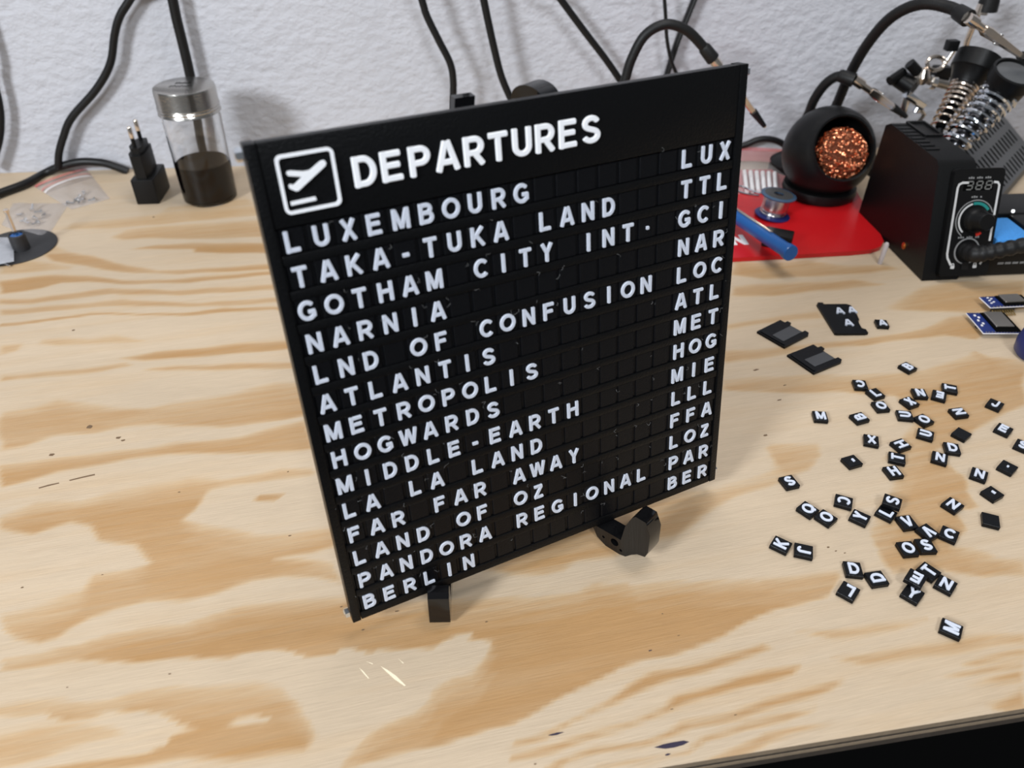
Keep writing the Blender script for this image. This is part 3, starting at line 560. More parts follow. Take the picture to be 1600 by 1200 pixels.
# loose tiles: (letter, frame, tile centre, direction of the letter's top, level, label)
LZ = {'A': (1260, 550, 8.889), 'B': (1395, 580, 13.333), 'C': (1480, 600, 13.333), 'D': (1300, 660, 11.43), 'E': (1420, 650, 8.889), 'F': (1200, 720, 10), 'G': (1340, 750, 8.889), 'H': (1190, 810, 10), 'I': (1290, 860, 13.333), 'J': (1390, 860, 8), 'K': (1170, 460, 6.957), 'L': (1480, 740, 13.333)}
RIGHT = lambda x, y: (y, -x)
LOOSE = [
 ('B', 'A', (1410, 205), (-60, -35), 0, 'loose letter B tile, topmost of the scattered tiles'),
 ('C', 'A', (750, 445), (45, 115), 0, 'loose letter C tile lying just above the letter L tile'),
 ('L', 'A', (962, 570), (-115, -95), 0, 'loose letter L tile between a C tile and an O tile'),
 ('O', 'A', (1035, 745), (-95, -120), 0, 'loose letter O tile just below a letter L tile'),
 ('M', 'A', (195, 885), (-40, -135), 0, 'loose letter M tile, leftmost of the upper scattered tiles'),
 ('B', 'A', (740, 905), (-170, 45), 0, 'loose letter B tile between the upper M tile and U tile'),
 ('X', 'A', (1435, 690), (-150, -110), 0, 'loose letter X tile touching an N tile, above a U tile'),
 ('N', 'B', (565, 450), (-100, -195), 0, 'loose letter N tile above right of an X tile'),
 ('U', 'B', (255, 905), (-270, -25), 0, 'loose letter U tile directly below the upper X tile'),
 ('O', 'B', (650, 1005), (-230, -160), 0, 'loose letter O tile between two U tiles'),
 ('E', 'B', (970, 495), RIGHT(-200, -35), 0, 'loose letter E tile beside a T tile near the top right'),
 ('T', 'B', (1190, 345), (-210, -40), 0, 'loose letter T tile, above right of an E tile near the top'),
 ('N', 'B', (1380, 850), (-240, 30), 0, 'loose letter N tile above a blank black tile'),
 ('J', 'C', (1000, 415), (120, -150), 0, 'loose letter J tile, far right above the E tile'),
 ('E', 'C', (1180, 935), (125, -155), 0, 'loose letter E tile at far right below the J tile'),
 (' ', 'C', (305, 1030), (170, -150), 0, 'loose blank black tile above the letter D tile'),
 ('U', 'E', (235, 245), (-190, -55), 0, 'loose letter U tile just below an O tile'),
 ('X', 'D', (705, 310), (-15, -190), 0, 'loose letter X tile left of the H and T pile'),
 ('H', 'D', (1232, 390), (170, -60), 0, 'loose letter H tile touching the top of a T tile'),
 ('T', 'D', (1165, 625), (-220, -50), 0, 'loose letter T tile between two H tiles'),
 ('H', 'D', (1100, 874), (-140, -175), 0, 'loose letter H tile touching the bottom of a T tile'),
 ('-', 'D', (360, 685), (-240, 70), 0, 'loose hyphen tile left of the H and T tiles'),
 ('S', 'E', (1590, 405), (70, -115), 0, 'loose letter S tile cut by the right edge of the photo'),
 ('D', 'E', (604, 440), (-40, -130), 0, 'loose letter D tile with its corner at an N tile'),
 ('N', 'E', (432, 574), (15, -110), 0, 'loose letter N tile lower left of a touching D tile'),
 ('N', 'E', (980, 805), (35, -120), 0, 'loose letter N tile left of the dot tile'),
 ('.', 'E', (1375, 705), (95, -105), 0, 'loose tile with a white dot at the right'),
 ('-', 'E', (1165, 1070), (-150, 85), 0, 'loose hyphen tile below an N tile at the right'),
 ('S', 'F', (335, 320), (-130, -160), 0, 'loose letter S tile lying alone nearest the board'),
 ('C', 'F', (1185, 625), RIGHT(-50, 180), 0, 'loose letter C tile above the Y tile'),
 ('Q', 'F', (625, 750), (-200, -130), 0, 'loose letter Q tile touching an O tile'),
 ('O', 'F', (910, 880), (-200, -130), 0, 'loose letter O tile touching a Q tile'),
 ('Y', 'F', (1440, 875), (-230, -105), 0, 'loose letter Y tile below right of a C tile'),
 ('S', 'G', (485, 290), (-200, -70), 1, 'loose letter S tile stacked on the top of an L tile'),
 ('L', 'G', (400, 450), (-175, -90), 0, 'loose letter L tile under the edge of an S tile'),
 ('V', 'G', (690, 580), (-120, -155), 0, 'loose letter V tile right of the L tile'),
 ('V', 'G', (980, 715), (145, 115), 0, 'loose upside down letter V tile between another V and a C'),
 ('C', 'G', (1275, 745), RIGHT(220, 90), 0, 'loose letter C tile right of an upside down V tile'),
 ('N', 'G', (1325, 340), (90, -70), 0, 'loose letter N tile left of the lower hyphen tile'),
 ('O', 'G', (700, 945), (-125, -190), 0, 'loose letter O tile touching the left of an S tile'),
 ('S', 'G', (950, 905), (-105, -175), 0, 'loose letter S tile touching the right of an O tile'),
 ('K', 'H', (305, 400), (-230, -110), 0, 'loose letter K tile beside a J tile at the left'),
 ('J', 'H', (660, 495), (250, 55), 0, 'loose letter J tile beside a K tile'),
 ('D', 'I', (580, 380), (-75, -270), 0, 'loose letter D tile upper left of another D tile'),
 ('D', 'I', (1070, 575), (-265, 40), 0, 'loose letter D tile lower right of another D tile'),
 ('L', 'I', (480, 835), (-120, 190), 0, 'loose letter L tile below the two D tiles'),
 ('T', 'J', (490, 255), (-150, -100), 0, 'loose letter T tile partly under an E tile'),
 ('E', 'J', (330, 340), RIGHT(-130, -80), 1, 'loose letter E tile lying over a T tile and a Y tile'),
 ('Y', 'J', (290, 535), (75, -105), 0, 'loose letter Y tile partly under an E tile'),
 ('N', 'J', (705, 418), (60, -100), 0, 'loose letter N tile right of the T and E tiles'),
 ('M', 'J', (775, 970), (-205, -90), 0, 'loose letter M tile lying alone, nearest the front edge'),
 ('A', 'K', (1450, 310), (-40, -80), 0, 'loose letter A tile beside the black plate with three As'),
 (' ', 'L', (915, 955), (-30, -260), 0, 'loose blank black tile below the lower hyphen tile')]
for ch, z, (u, v), (du, dv), lev, lab in LOOSE:
    ox, oy, sc = LZ[z]; u = ox + u / sc; v = oy + v / sc; n = math.hypot(du, dv) * 0.25
    zt = 0.0002 + lev * (TT + 0.0009); c = P(u, v, zt + TT); d = P(u + du / n, v + dv / n, zt + TT) - c
    ang = math.atan2(d.y, d.x) - PI / 2
    tile(ch, Matrix.Translation((c.x, c.y, zt)) @ Matrix.Rotation(ang, 4, 'Z'), lab, 'loose tiles scattered on the bench', 0.88)

# ------------------------------------------------------------------ easel: two black acrylic plates hinged behind the board
easel = thing('plate_easel', 'glossy black two-plate folding easel holding the departure board upright', 'easel', (0.02, 0.28, 0))
def easel_plate(Fp, u, marg, holes, ztop):
    Fp = Vector(Fp); u = Vector((u[0], u[1], 0)).normalized(); z = Vector((0, 0, 1)); side = u.cross(z)
    O = T0 - EN * 0.0070; ab = lambda h: (((O - Fp).dot(EN)) - h * EN.z) / u.dot(EN) + marg
    uw = 0.018; zc_ = ztop - uw * 0.36
    at = ab(0.226) + 0.001; top = [(at + uw / 2 - uw / 2 * math.cos(t), zc_ + uw * 0.36 * math.sin(t)) for t in [k * PI / 12 for k in range(13)]]
    ol = [(0.0002, 0.006 if ztop else 0.002), (0.002, 0.0025 if ztop else 0.0006), (0.006, 0.0012 if ztop else 0.0), (0.010, 0.0030), (0.0125, 0.0015), (0.017, 0.0), (0.025, 0.0), (0.031, 0.003), (0.034, 0.008), (0.042, 0.0092), (0.085, 0.005), (0.100, 0.0), (0.112, 0.0), (0.116, 0.006), (0.112, 0.03)]
    if ztop: ol[:6] = [(0.0002, 0.014), (0.0015, 0.0095), (0.006, 0.0080), (0.0095, 0.0050), (0.0125, 0.0012), (0.0165, 0.0)]
    hook = [(ab(0.0105), 0.0100), (0.0088, 0.0100), (0.0082, 0.0185), (0.0062, 0.0222), (0.0022, 0.0222), (0.0004, 0.0195)]
    if ztop: hook = [(ab(0.0105), 0.0100), (0.0165, 0.0110), (0.0150, 0.0225), (0.0120, 0.0305), (0.0100, 0.0330), (0.0040, 0.0330), (0.0006, 0.026)]
    if ztop: poly = ol + [(ab(0.13) + uw + 0.006, 0.13)] + top[::-1] + [(ab(0.0105), 0.0105)] + hook
    else: poly = ol[:-5] + [(0.085, 0.010), (0.045, 0.020), (ab(0.03) + 0.012, 0.06), (ab(0.03) + 0.004, 0.06), (ab(0.0105), 0.0105)] + hook
    m = Matrix(((u.x, 0, side.x, Fp.x), (u.y, 0, side.y, Fp.y), (0, 1, 0, 0), (0, 0, 0, 1)))
    bm = BM(); prism(bm, poly, -0.005, 0.005, holes, m)
    return obj('easel_plate', bm, M_GLOSS, easel, smooth=25)
easel_plate(P(688, 977, 0.0), (0.06, 0.998), 0.0030, [], 0)
easel_plate((0.0945, 0.2580, 0), (-0.695, 0.72), 0.0030, [circ(0.0200, 0.0066, 0.0024, 14), circ(0.0270, 0.0055, 0.0009, 8), circ(0.0158, 0.0035, 0.0009, 8)], 0.2265)
lt = Vector((0.0076, 0.3050, 0.2258)); lb = P(686, 975, 0.0) + Vector((0.003, 0.045, 0.016)); bm = BM(); dv = (lt - lb).normalized()
ux, uy, _ = frame_from(dv, Vector((-0.93, -0.37, 0.1)))
for f_ in (lb, lt): pass
rows = [[bm.verts.new(c + Vector((0.937, 0.35, 0)) * sx * 0.0042 + Vector((-0.35, 0.937, 0)) * (sy * 0.0022 + 0.002)) for sx, sy in ((-1, -1), (1, -1), (1, 1), (-1, 1))] for c in (lb, lt)]
for k in range(4): bm.faces.new((rows[0][k], rows[0][(k + 1) % 4], rows[1][(k + 1) % 4], rows[1][k]))
bm.faces.new(rows[0][::-1]); bm.faces.new(rows[1]); obj('easel_upright', bm, M_GLOSS, easel, smooth=25)
bm = BM(); cyl(bm, (0.0155, 0.3375, 0.03), (0.0155, 0.3375, 0.10), 0.0035); obj('hinge_pin', bm, M_GLOSS, easel)

# ------------------------------------------------------------------ left group: jar, plug, bags, rod on a disc
jx, jy = -0.2305, 0.735
jar = thing('spice_jar', 'clear glass jar of dark powder with a steel lid near the wall', 'jar', (jx, jy, 0))
J = Matrix.Translation((jx, jy, 0))
bm = BM(); lathe(bm, [(0, 0.0), (0.0225, 0.0), (0.0247, 0.0025), (0.0256, 0.05), (0.0260, 0.078), (0.0245, 0.084), (0.0236, 0.100), (0.0222, 0.100), (0.0230, 0.083), (0.0246, 0.078), (0.0242, 0.05), (0.0234, 0.005), (0.021, 0.0035), (0, 0.0035)], J, 56); obj('glass_body', bm, M_GLASS, jar)
bm = BM(); lathe(bm, [(0, 0.0028), (0.0215, 0.0030), (0.0240, 0.0052), (0.0246, 0.034), (0.0246, 0.037), (0.012, 0.0385), (0, 0.038)], J, 48); obj('dark_powder', bm, M_COFFEE, jar)
bm = BM(); lathe(bm, [(0, 0.1065), (0.0240, 0.1065), (0.0262, 0.1055), (0.0268, 0.1035), (0.0268, 0.0905), (0.0272, 0.0895), (0.0265, 0.0885), (0.0272, 0.0872), (0.0265, 0.0860), (0.0272, 0.0846), (0.0275, 0.0835), (0.0262, 0.0835), (0.0262, 0.1010), (0, 0.1010)], J, 56); obj('steel_lid', bm, M_LID, jar)
bm = BM()
wr = [(0.000, 0), (0.0015, .004), (.003, .001), (.0045, .0045), (.006, 0), (.0075, .003), (.009, 0), (.0105, .0045), (.012, 0), (.0135, .003), (.015, 0), (.018, .0045), (.0185, 0)]
sweep(bm, spline([(jx - 0.011 + a, jy - 0.006 + c, 0.1066) for a, c in wr], 4), 0.00022, 5)
sweep(bm, spline([(jx - 0.008 + a * .7, jy + 0.004 + c * .7, 0.1066) for a, c in wr], 4), 0.00022, 5)
obj('lid_handwriting', bm, M_DARK, jar)

px_, py_ = -0.2862, 0.744
plug = thing('power_plug', 'black two-pin plug adapter standing prongs up beside the glass jar', 'power plug', (px_, py_, 0))
bm = BM(); box(bm, (px_ - 0.0105, py_ - 0.021, 0), (px_ + 0.0105, py_ + 0.019, 0.0245), 0.0016); obj('charger_body', bm, M_BLACK, plug)
bm = BM(); hx = [(-0.0085, -0.010), (-0.0045, -0.0178), (0.0045, -0.0178), (0.0062, -0.010), (0.0062, 0.010), (0.0045, 0.0165), (-0.0045, 0.0165), (-0.0085, 0.010)]
prism(bm, [(px_ + a, py_ + c - 0.001) for a, c in hx], 0.0244, 0.046)
prism(bm, [(px_ + a * .78, py_ + c * .82 - 0.001) for a, c in hx], 0.046, 0.0525); obj('plug_body', bm, M_BLACK, plug, smooth=20)
for s in (-1, 1):
    a = Vector((px_ - 0.001, py_ - 0.001 + s * 0.0095, 0.0524)); bm = BM(); sweep(bm, [a, a + Vector((0, 0, 0.0085))], 0.0018, 14)
    pr = obj('prong', bm, M_BLACK, plug)
    bm = BM(); sweep(bm, [a + Vector((0, 0, t)) for t in (0.0084, 0.0175, 0.0186, 0.019)], [0.002, 0.002, 0.0014, 0.0004], 14); obj('metal_tip', bm, M_BRASSY, pr)

dc = P(24, 387)
rd = thing('rod_base', 'thin steel rod standing in a charcoal round base at the left edge', 'rod stand', dc)
bm = BM(); lathe(bm, [(0, 0), (0.0330, 0), (0.0335, 0.0008), (0.0325, 0.0016), (0.006, 0.0032), (0, 0.0032)], Matrix.Translation(dc), 56); obj('round_base', bm, M_DISC, rd)
pc = P(34, 388, 0.003)
bm = BM(); lathe(bm, [(0.0068, 0), (0.0066, 0.0135), (0.0058, 0.0142), (0.0050, 0.0135), (0.0050, 0.004), (0, 0.004)], Matrix.Translation(pc - Vector((0, 0, .0006))), 28); obj('socket', bm, M_DISC, rd)
bm = BM(); lathe(bm, [(0.0049, 0.005), (0.0049, 0.0125), (0.0020, 0.0132), (0.0020, 0.005)], Matrix.Translation(pc), 24); obj('blue_sleeve', bm, M_BLUE, rd)
bm = BM(); sweep(bm, [pc + Vector((0, 0, t)) for t in (0.005, 0.0325, 0.0333, 0.0355, 0.0362)], [0.00165, 0.00165, 0.0022, 0.0022, 0.001], 16); obj('steel_rod', bm, M_BRASSY, rd)

def bag(name, corners, z, m, label, seed, hump=0.003, zips=()):
    """corners: four points on the bench in order; a thin puffed sheet pair"""
    r = random.Random(seed); c = [P(u, v, z) for u, v in corners]; ctr = sum(c, Vector()) / 4
    t = thing(name, label, 'plastic bag', (ctr.x, ctr.y, z))
    N = 18; bm = BM(); ph = [r.uniform(0, 6) for _ in range(6)]
    for layer in (0, 1):
        g = []
        for i in range(N + 1):
            row = []
            for j in range(N + 1):
                a, b = i / N, j / N; q = c[0].lerp(c[1], a).lerp(c[3].lerp(c[2], a), b)
                env = math.sin(PI * a) ** 0.5 * math.sin(PI * b) ** 0.5
                hgt = env * hump * (1 + 0.35 * math.sin(9 * a + ph[0]) * math.sin(7 * b + ph[1]) + 0.2 * math.sin(17 * a + 13 * b + ph[2])) if layer else env * 0.0002
                row.append(bm.verts.new((q.x, q.y, z + max(0.0, hgt) + 0.0003)))
            g.append(row)
        for i in range(N):
            for j in range(N): bm.faces.new((g[i][j], g[i + 1][j], g[i + 1][j + 1], g[i][j + 1]))
    obj('film', bm, m, t)
    for b0, b1, zm, nm in zips:
        bm = BM(); g = []
        for i in range(N + 1):
            a = i / N; lo = c[0].lerp(c[1], a).lerp(c[3].lerp(c[2], a), b0); hi = c[0].lerp(c[1], a).lerp(c[3].lerp(c[2], a), b1)
            h_ = z + 0.0008 + hump * math.sin(PI * a) ** .5 * math.sin(PI * (b0 + b1) / 2) ** .5 * 1.3
            g.append((bm.verts.new((lo.x, lo.y, h_)), bm.verts.new((hi.x, hi.y, h_))))
        for A, B in zip(g, g[1:]): bm.faces.new((A[0], B[0], B[1], A[1]))
        obj(nm, bm, zm, t)
    return t
bag('zip_bag', [(52, 291), (134, 263), (172, 311), (112, 328)], 0.0, M_FILM, 'clear zip bag of screws with red stripe, below the table cable', 3, 0.004, ((0.03, 0.09, M_ZIP, 'red_stripe'), (0.30, 0.34, M_ZIPW, 'zip_seal'), (0.22, 0.25, M_ZIP, 'red_stripe')))
bag('zip_bag', [(20, 318), (108, 318), (70, 378), (2, 352)], 0.0, M_FILM, 'clear bag of screws between the rod stand and the striped bag', 5, 0.005)
bag('zip_bag', [(-60, 372), (21, 371), (22, 409), (-60, 425)], 0.0042, M_FILM2, 'grey film bag lying over the charcoal round base', 8, 0.002)
def screw(u, v, z, label, grp, seed):
    r = random.Random(seed); p = P(u, v, z); d = Vector((r.uniform(-1, 1), r.uniform(-1, 1), r.uniform(-.1, .1))).normalized()
    bm = BM(); sweep(bm, [p, p + d * 0.0001, p + d * 0.0016, p + d * 0.0018, p + d * 0.0075], [0.0013, 0.0021, 0.0021, 0.0010, 0.0010], 10)
    o = obj('screw', bm, M_STEEL, smooth=30); tag(o, label, 'screw', grp)
for k, (u, v) in enumerate(((118, 316), (126, 306), (131, 300), (133, 312), (127, 317), (150, 311), (105, 317))): screw(u, v, 0.0022, 'small silver screw inside the red striped bag', 'screws in the striped bag', 40 + k)
for k, (u, v) in enumerate(((36, 336), (50, 329), (53, 340), (60, 347), (68, 338), (41, 343), (67, 330), (47, 350))): screw(u, v, 0.0022, 'small silver screw inside the bag next to the rod stand', 'screws in the plain bag', 60 + k)
bm = BM(); sweep(bm, spline([P(-10, 411, .0012), P(2, 411.5, .0012), P(9, 413, .0012), P(15, 416, .0012)], 5), 0.0009, 10); tag(obj('wire_offcut', bm, M_CHROME), 'short bright wire offcut in front of the charcoal base, left edge', 'wire')

# ------------------------------------------------------------------ cables hanging at the wall
def cable(name, pts, r, label, y=0.788, flat=1.0, m=None, extra=()):
    q = [PY(u, v, y) for u, v in pts] + [Vector(e) for e in extra]
    top = q[0]; up_ = (top - q[1]).normalized()
    q = [Vector((top.x + up_.x * 0.12, y, 0.75)), Vector((top.x + up_.x * 0.10, y, 0.45)), top + up_ * 0.06] + q
    if q[-1].z > 0.02: q += [Vector((q[-1].x + (q[-1].x - q[-2].x) * 0.3, y, max(r * 1.1, q[-1].z * 0.4))), Vector((q[-1].x + (q[-1].x - q[-2].x) * 0.4, y, r * 1.05))]
    bm = BM(); sweep(bm, spline(q, 8), r, 12, flat=flat); return tag(obj(name, bm, m or M_CABLE), label, 'cable')
cable('power_cable', [(205, -4), (187, 26), (179, 55), (172, 100), (150, 140), (112, 184), (99, 214), (92, 240), (91, 262)], 0.0036, 'black cable snaking down the wall left of the plug', 0.80)
cable('thick_cable', [(269, -4), (276, 30), (284, 62), (297, 118), (306, 170), (314, 220), (322, 250)], 0.0047, 'thick black cable running down the wall behind the glass jar', 0.798)
q = [P(-40, 318, .0045), P(0, 302, .0045), P(40, 287, .0045), PY(68, 272, .80), PY(92, 261, .803), PY(125, 253, .803), PY(158, 254, .803), PY(182, 261, .803), PY(200, 268, .803)]
bm = BM(); sweep(bm, spline(q, 8), 0.0040, 12); tag(obj('power_cable', bm, M_CABLE), 'black cable lying across the back left corner of the bench', 'cable')
cable('power_cable', [(-12, 120), (-2, 160), (1, 190), (-2, 222), (-14, 262)], 0.0036, 'black cable barely showing at the left edge of the photo', 0.80)
cable('power_cable', [(658, -4), (667, 25), (686, 64), (703, 98), (708, 124), (708, 160), (707, 210)], 0.0034, 'black cable kinking down the wall left of the easel tops', 0.775)
cable('power_cable', [(755, -4), (762, 30), (772, 75), (783, 118), (797, 152), (815, 190)], 0.0035, 'black cable on the wall that ends behind the round easel top', 0.775)
cable('power_cable', [(874, -4), (896, 26), (920, 58), (946, 92), (970, 127), (1000, 175)], 0.0033, 'black cable slanting down the wall towards the leftmost flexible arm', 0.785)
cable('thin_cable', [(1038, -4), (1040, 25), (1042, 60), (1048, 92), (1058, 118), (1075, 160)], 0.0018, 'thin black wire hanging behind the arch of the left flexible arm', 0.787)
cable('flat_cable', [(1086, -4), (1074, 26), (1058, 66), (1044, 110), (1030, 160)], 0.0047, 'wide black cable crossing behind the left flexible arm', 0.802, flat=0.6)
q = [PY(1120, 240, .803), PY(1165, 226, .803), PY(1182, 219, .803), PY(1200, 217, .803), PY(1220, 223, .803), PY(1240, 240, .803), PY(1262, 262, .79)]
bm = BM(); sweep(bm, spline(q, 8), 0.0034, 12); tag(obj('power_cable', bm, M_CABLE), 'black cable loop at the wall foot between the board and the round pot', 'cable')

# ------------------------------------------------------------------ flexible arms and clips
def gator(parent, a, b, width=0.006, tip=None, m=None):
    """ferrule at a, alligator clip pointing to b"""
    a = Vector(a); b = Vector(b); d = (b - a).normalized(); L = (b - a).length; x, y, _ = frame_from(d)
    bm = BM(); sweep(bm, [a - d * 0.004, a + d * 0.0001, a + d * 0.006, a + d * 0.0065, a + d * 0.018], [0.0042, 0.0046, 0.0046, 0.0032, 0.0030], 14); obj('ferrule', bm, M_BRASSY, parent)
    for s in (-1, 1):
        m_ = Matrix(((x.x, y.x, d.x, a.x), (x.y, y.y, d.y, a.y), (x.z, y.z, d.z, a.z), (0, 0, 0, 1)))
        bm = BM(); vs = []
        for t, off, w in ((0.016, 0.0028, 0.0030), (0.022, 0.0050 if s > 0 else 0.003, 0.0040), (0.030, 0.0032, 0.0036), (L - 0.004, 0.0012, 0.0020), (L, 0.0014, 0.0016)):
            vs.append([bm.verts.new(m_ @ Vector((s * (off + dx), dy, t))) for dx, dy in ((-0.0008, -w), (0.0008, -w * .7), (0.0008, w * .7), (-0.0008, w))])
        for A, B in zip(vs, vs[1:]):
            for k in range(4): bm.faces.new((A[k], A[(k + 1) % 4], B[(k + 1) % 4], B[k]))
        bm.faces.new(vs[0]); bm.faces.new(vs[-1][::-1])
        obj('clip_jaw', bm, m or M_BRASSY, parent)
    bm = BM(); c = a.lerp(b, 0.45); cyl(bm, c - y * 0.0042, c + y * 0.0042, 0.0022, seg=14); obj('clip_pivot', bm, M_STEEL, parent)
    if tip:
        bm = BM(); t0 = b - d * tip; sweep(bm, [t0, b - d * 0.001], [0.0048, 0.0028], 14, flat=0.75); obj('rubber_tip', bm, M_RUBBER, parent)
def goose(parent, pts, r):
    sp = spline(pts, 14); bm = BM(); n = len(sp)
    sweep(bm, sp, [r * (1 + 0.03 * (i % 2)) for i in range(n)], 16); obj('flexible_arm', bm, M_RUBBER, parent)
    d = (sp[-1] - sp[-4]).normalized(); bm = BM(); sweep(bm, [sp[-1] - d * 0.014, sp[-1] - d * 0.012, sp[-1] + d * 0.001], [r * 1.02, r * 1.3, r * 1.42], 16); obj('arm_sleeve', bm, M_RUBBER, parent)
    return sp[-1], d
y1 = 0.705
arm1 = thing('flexible_arm_clip', 'black flexible arm with alligator clip arching over the right board corner', 'helping hand', (0.150, y1, 0))
bm = BM(); lathe(bm, [(0, 0), (0.028, 0), (0.028, 0.010), (0.024, 0.013), (0.007, 0.015), (0.006, 0.022), (0, 0.022)], Matrix.Translation((0.150, y1, 0)), 40); obj('weighted_base', bm, M_BLACK, arm1)
e, d = goose(arm1, [(0.150, y1, 0.018), (0.1505, y1, 0.06)] + [PY(u, v, y1) for u, v in ((976, 128), (987, 92), (1008, 55), (1040, 38), (1072, 47), (1097, 71), (1113, 91))], 0.0042)
gator(arm1, e + d * 0.004, PY(1195, 198, y1), tip=0.020)
y2 = 0.755
arm2 = thing('flexible_arm_clip', 'pair of black flexible arms with alligator clips rising behind the round pot', 'helping hand', (0.362, y2, 0))
bm = BM(); lathe(bm, [(0, 0), (0.030, 0), (0.030, 0.010), (0.026, 0.013), (0, 0.015)], Matrix.Translation((0.362, y2, 0)), 40); obj('weighted_base', bm, M_BLACK, arm2)
e, d = goose(arm2, [(0.372, y2, 0.013), (0.374, y2, 0.04)] + [PY(u, v, y2 - 0.02 * k) for k, (u, v) in enumerate(((1304, 170), (1326, 120), (1356, 68), (1394, 26), (1440, 6), (1484, 12), (1512, 28)))], 0.0047)
gator(arm2, e + d * 0.004, PY(1608, 96, 0.645), width=0.007, tip=0.012)
e, d = goose(arm2, [(0.352, y2, 0.013), (0.348, y2 - 0.005, 0.035)] + [PY(u, v, y2 - 0.012 - 0.008 * k) for k, (u, v) in enumerate(((1262, 180), (1272, 156), (1290, 131), (1311, 119), (1333, 125)))], 0.0044)
gator(arm2, e + d * 0.004, PY(1417, 183, 0.70), tip=0.018)

# jointed metal helping hand behind the station
yh = 0.745
hand = thing('jointed_helping_hand', 'dull metal jointed clamp arm with knobs standing behind the soldering station', 'helping hand', PY(1440, 240, yh) * Vector((1, 1, 0)) if False else (0.452, yh, 0))
def hp(u, v, dy=0.0): return PY(u, v, yh + dy)
base = Vector((0.452, yh, 0))
bm = BM(); lathe(bm, [(0, 0), (0.024, 0), (0.024, 0.008), (0.02, 0.011), (0, 0.011)], Matrix.Translation(base), 36); obj('weighted_base', bm, M_BLACK, hand)
bm = BM(); sweep(bm, [base + Vector((0, 0, 0.010)), hp(1443, 178), hp(1428, 152)], 0.0030, 12); obj('post', bm, M_STEEL, hand)
bm = BM(); cyl(bm, hp(1404, 122, .006), hp(1428, 138, -.008), 0.0085, seg=16); obj('clamp_block', bm, M_BLACK, hand)
bm = BM(); cyl(bm, hp(1390, 127, -.004), hp(1412, 112, .002), 0.0045, seg=10); obj('wing_nut', bm, M_BLACK, hand)
bm = BM(); lathe(bm, [(0, -0.0085), (0.005, -0.007), (0.0085, 0), (0.005, 0.007), (0, 0.0085)], Matrix.Translation(hp(1440, 119, -.006)), 20); obj('ball_joint', bm, M_BRASSY, hand)
bm = BM(); cyl(bm, hp(1421, 99, -.004), hp(1434, 113, -.006), 0.0052, seg=10); obj('wing_nut', bm, M_BLACK, hand)
bm = BM(); sweep(bm, [hp(1440, 119, -.006), hp(1455, 127, -.006), hp(1500, 138, -.004)], 0.0042, 12); obj('cross_bar', bm, M_SHIELD, hand)
bm = BM(); cyl(bm, hp(1453, 128, -.006), hp(1460, 130, -.006), 0.0062, seg=16); obj('collar', bm, M_STEEL, hand)
bm = BM(); box(bm, (-0.008, -0.006, -0.008), (0.008, 0.006, 0.006), 0.002, Matrix.Translation(hp(1470, 113, .004))); obj('clamp_block', bm, M_BLACK, hand)
bm = BM(); c = hp(1462, 99, -.002); sweep(bm, [c + Vector((0.0085 * math.cos(t), 0.003 * math.sin(t), 0.0055 * math.sin(t))) for t in [k * PI / 10 for k in range(20)]], 0.0020, 8, closed=True); obj('thumb_ring', bm, M_BRASSY, hand)
bm = BM(); sweep(bm, [hp(1470, 108), hp(1484, 88), hp(1492, 76)], 0.0022, 10); obj('link_rod', bm, M_STEEL, hand)
bm = BM(); box(bm, (-0.0125, -0.004, -0.004), (0.0125, 0.004, 0.0035), 0.0012, Matrix.Translation(hp(1429, 156, -.012)) @ Matrix.Rotation(0.55, 4, 'Y')); obj('clip_jaw', bm, M_CHROME, hand)
bm = BM(); sweep(bm, [hp(1418, 148, -.010), hp(1412, 168, -.012), hp(1410, 182, -.012)], [0.0045, 0.004, 0.0028], 12); obj('clip_jaw', bm, M_STEEL, hand)
bm = BM(); sweep(bm, [hp(1438, 162, -.010), hp(1430, 176, -.012)], [0.0045, 0.0035], 12); obj('clip_jaw', bm, M_CHROME, hand)
bm = BM(); sweep(bm, [hp(1505, 92, .012), hp(1511, 64, .012), hp(1528, 22, .01), hp(1531, 16, .01)], 0.0028, 12); obj('tall_post', bm, M_BRASSY, hand)
bm = BM(); sweep(bm, [hp(1532, 22, .01), hp(1538, 6, .01)], [0.0062, 0.0055], 16); obj('collar', bm, M_BRASSY, hand)
bm = BM(); sweep(bm, [hp(1541, 17, .01), hp(1546, 2, .01), hp(1553, -22, .01)], [0.0095, 0.0088, 0.0070], 18); obj('tommy_knob', bm, M_RUBBER, hand)

# ------------------------------------------------------------------ red lid, bag of sticks, spool, pen, pot
ZR = 0.004
red = thing('red_tray', 'flat red plastic sheet with white lettering under the round black pot', 'tray', (0.3, 0.66, 0))
edge = [(1040, 412), (1130, 404), (1240, 398), (1330, 393), (1362, 390), (1376, 385), (1381, 377), (1376, 366), (1362, 338), (1346, 312), (1330, 284), (1312, 262), (1040, 268)]
bm = BM(); prism(bm, [tuple(P(u, v, ZR).xy) for u, v in edge], 0.0002, ZR); bmesh.ops.bevel(bm, geom=[e for e in bm.edges if len(e.link_faces) == 2 and e.calc_face_angle(0) > 1.2], offset=0.0008, segments=2, affect='EDGES'); obj('sheet', bm, M_RED, red)
n0 = P(1146, 383, ZR); bm = BM(); glyph(bm, 'N', n0.x, n0.y, 0.0185, ZR - 0.0002, ZR + 0.00012, 0.26, sx=1.0); obj('printed_letter', bm, M_WHITEP, red, smooth=0)
bag('zip_bag', [(1110, 232), (1238, 236), (1222, 302), (1110, 304)], ZR, M_FILM, 'clear bag with a red seal lying on the red sheet near the board', 11, 0.005, ((0.02, 0.10, M_ZIP, 'red_stripe'), (0.16, 0.42, film('pink_printed_film', (0.55, 0.2, 0.22), 0.45), 'printed_band')))
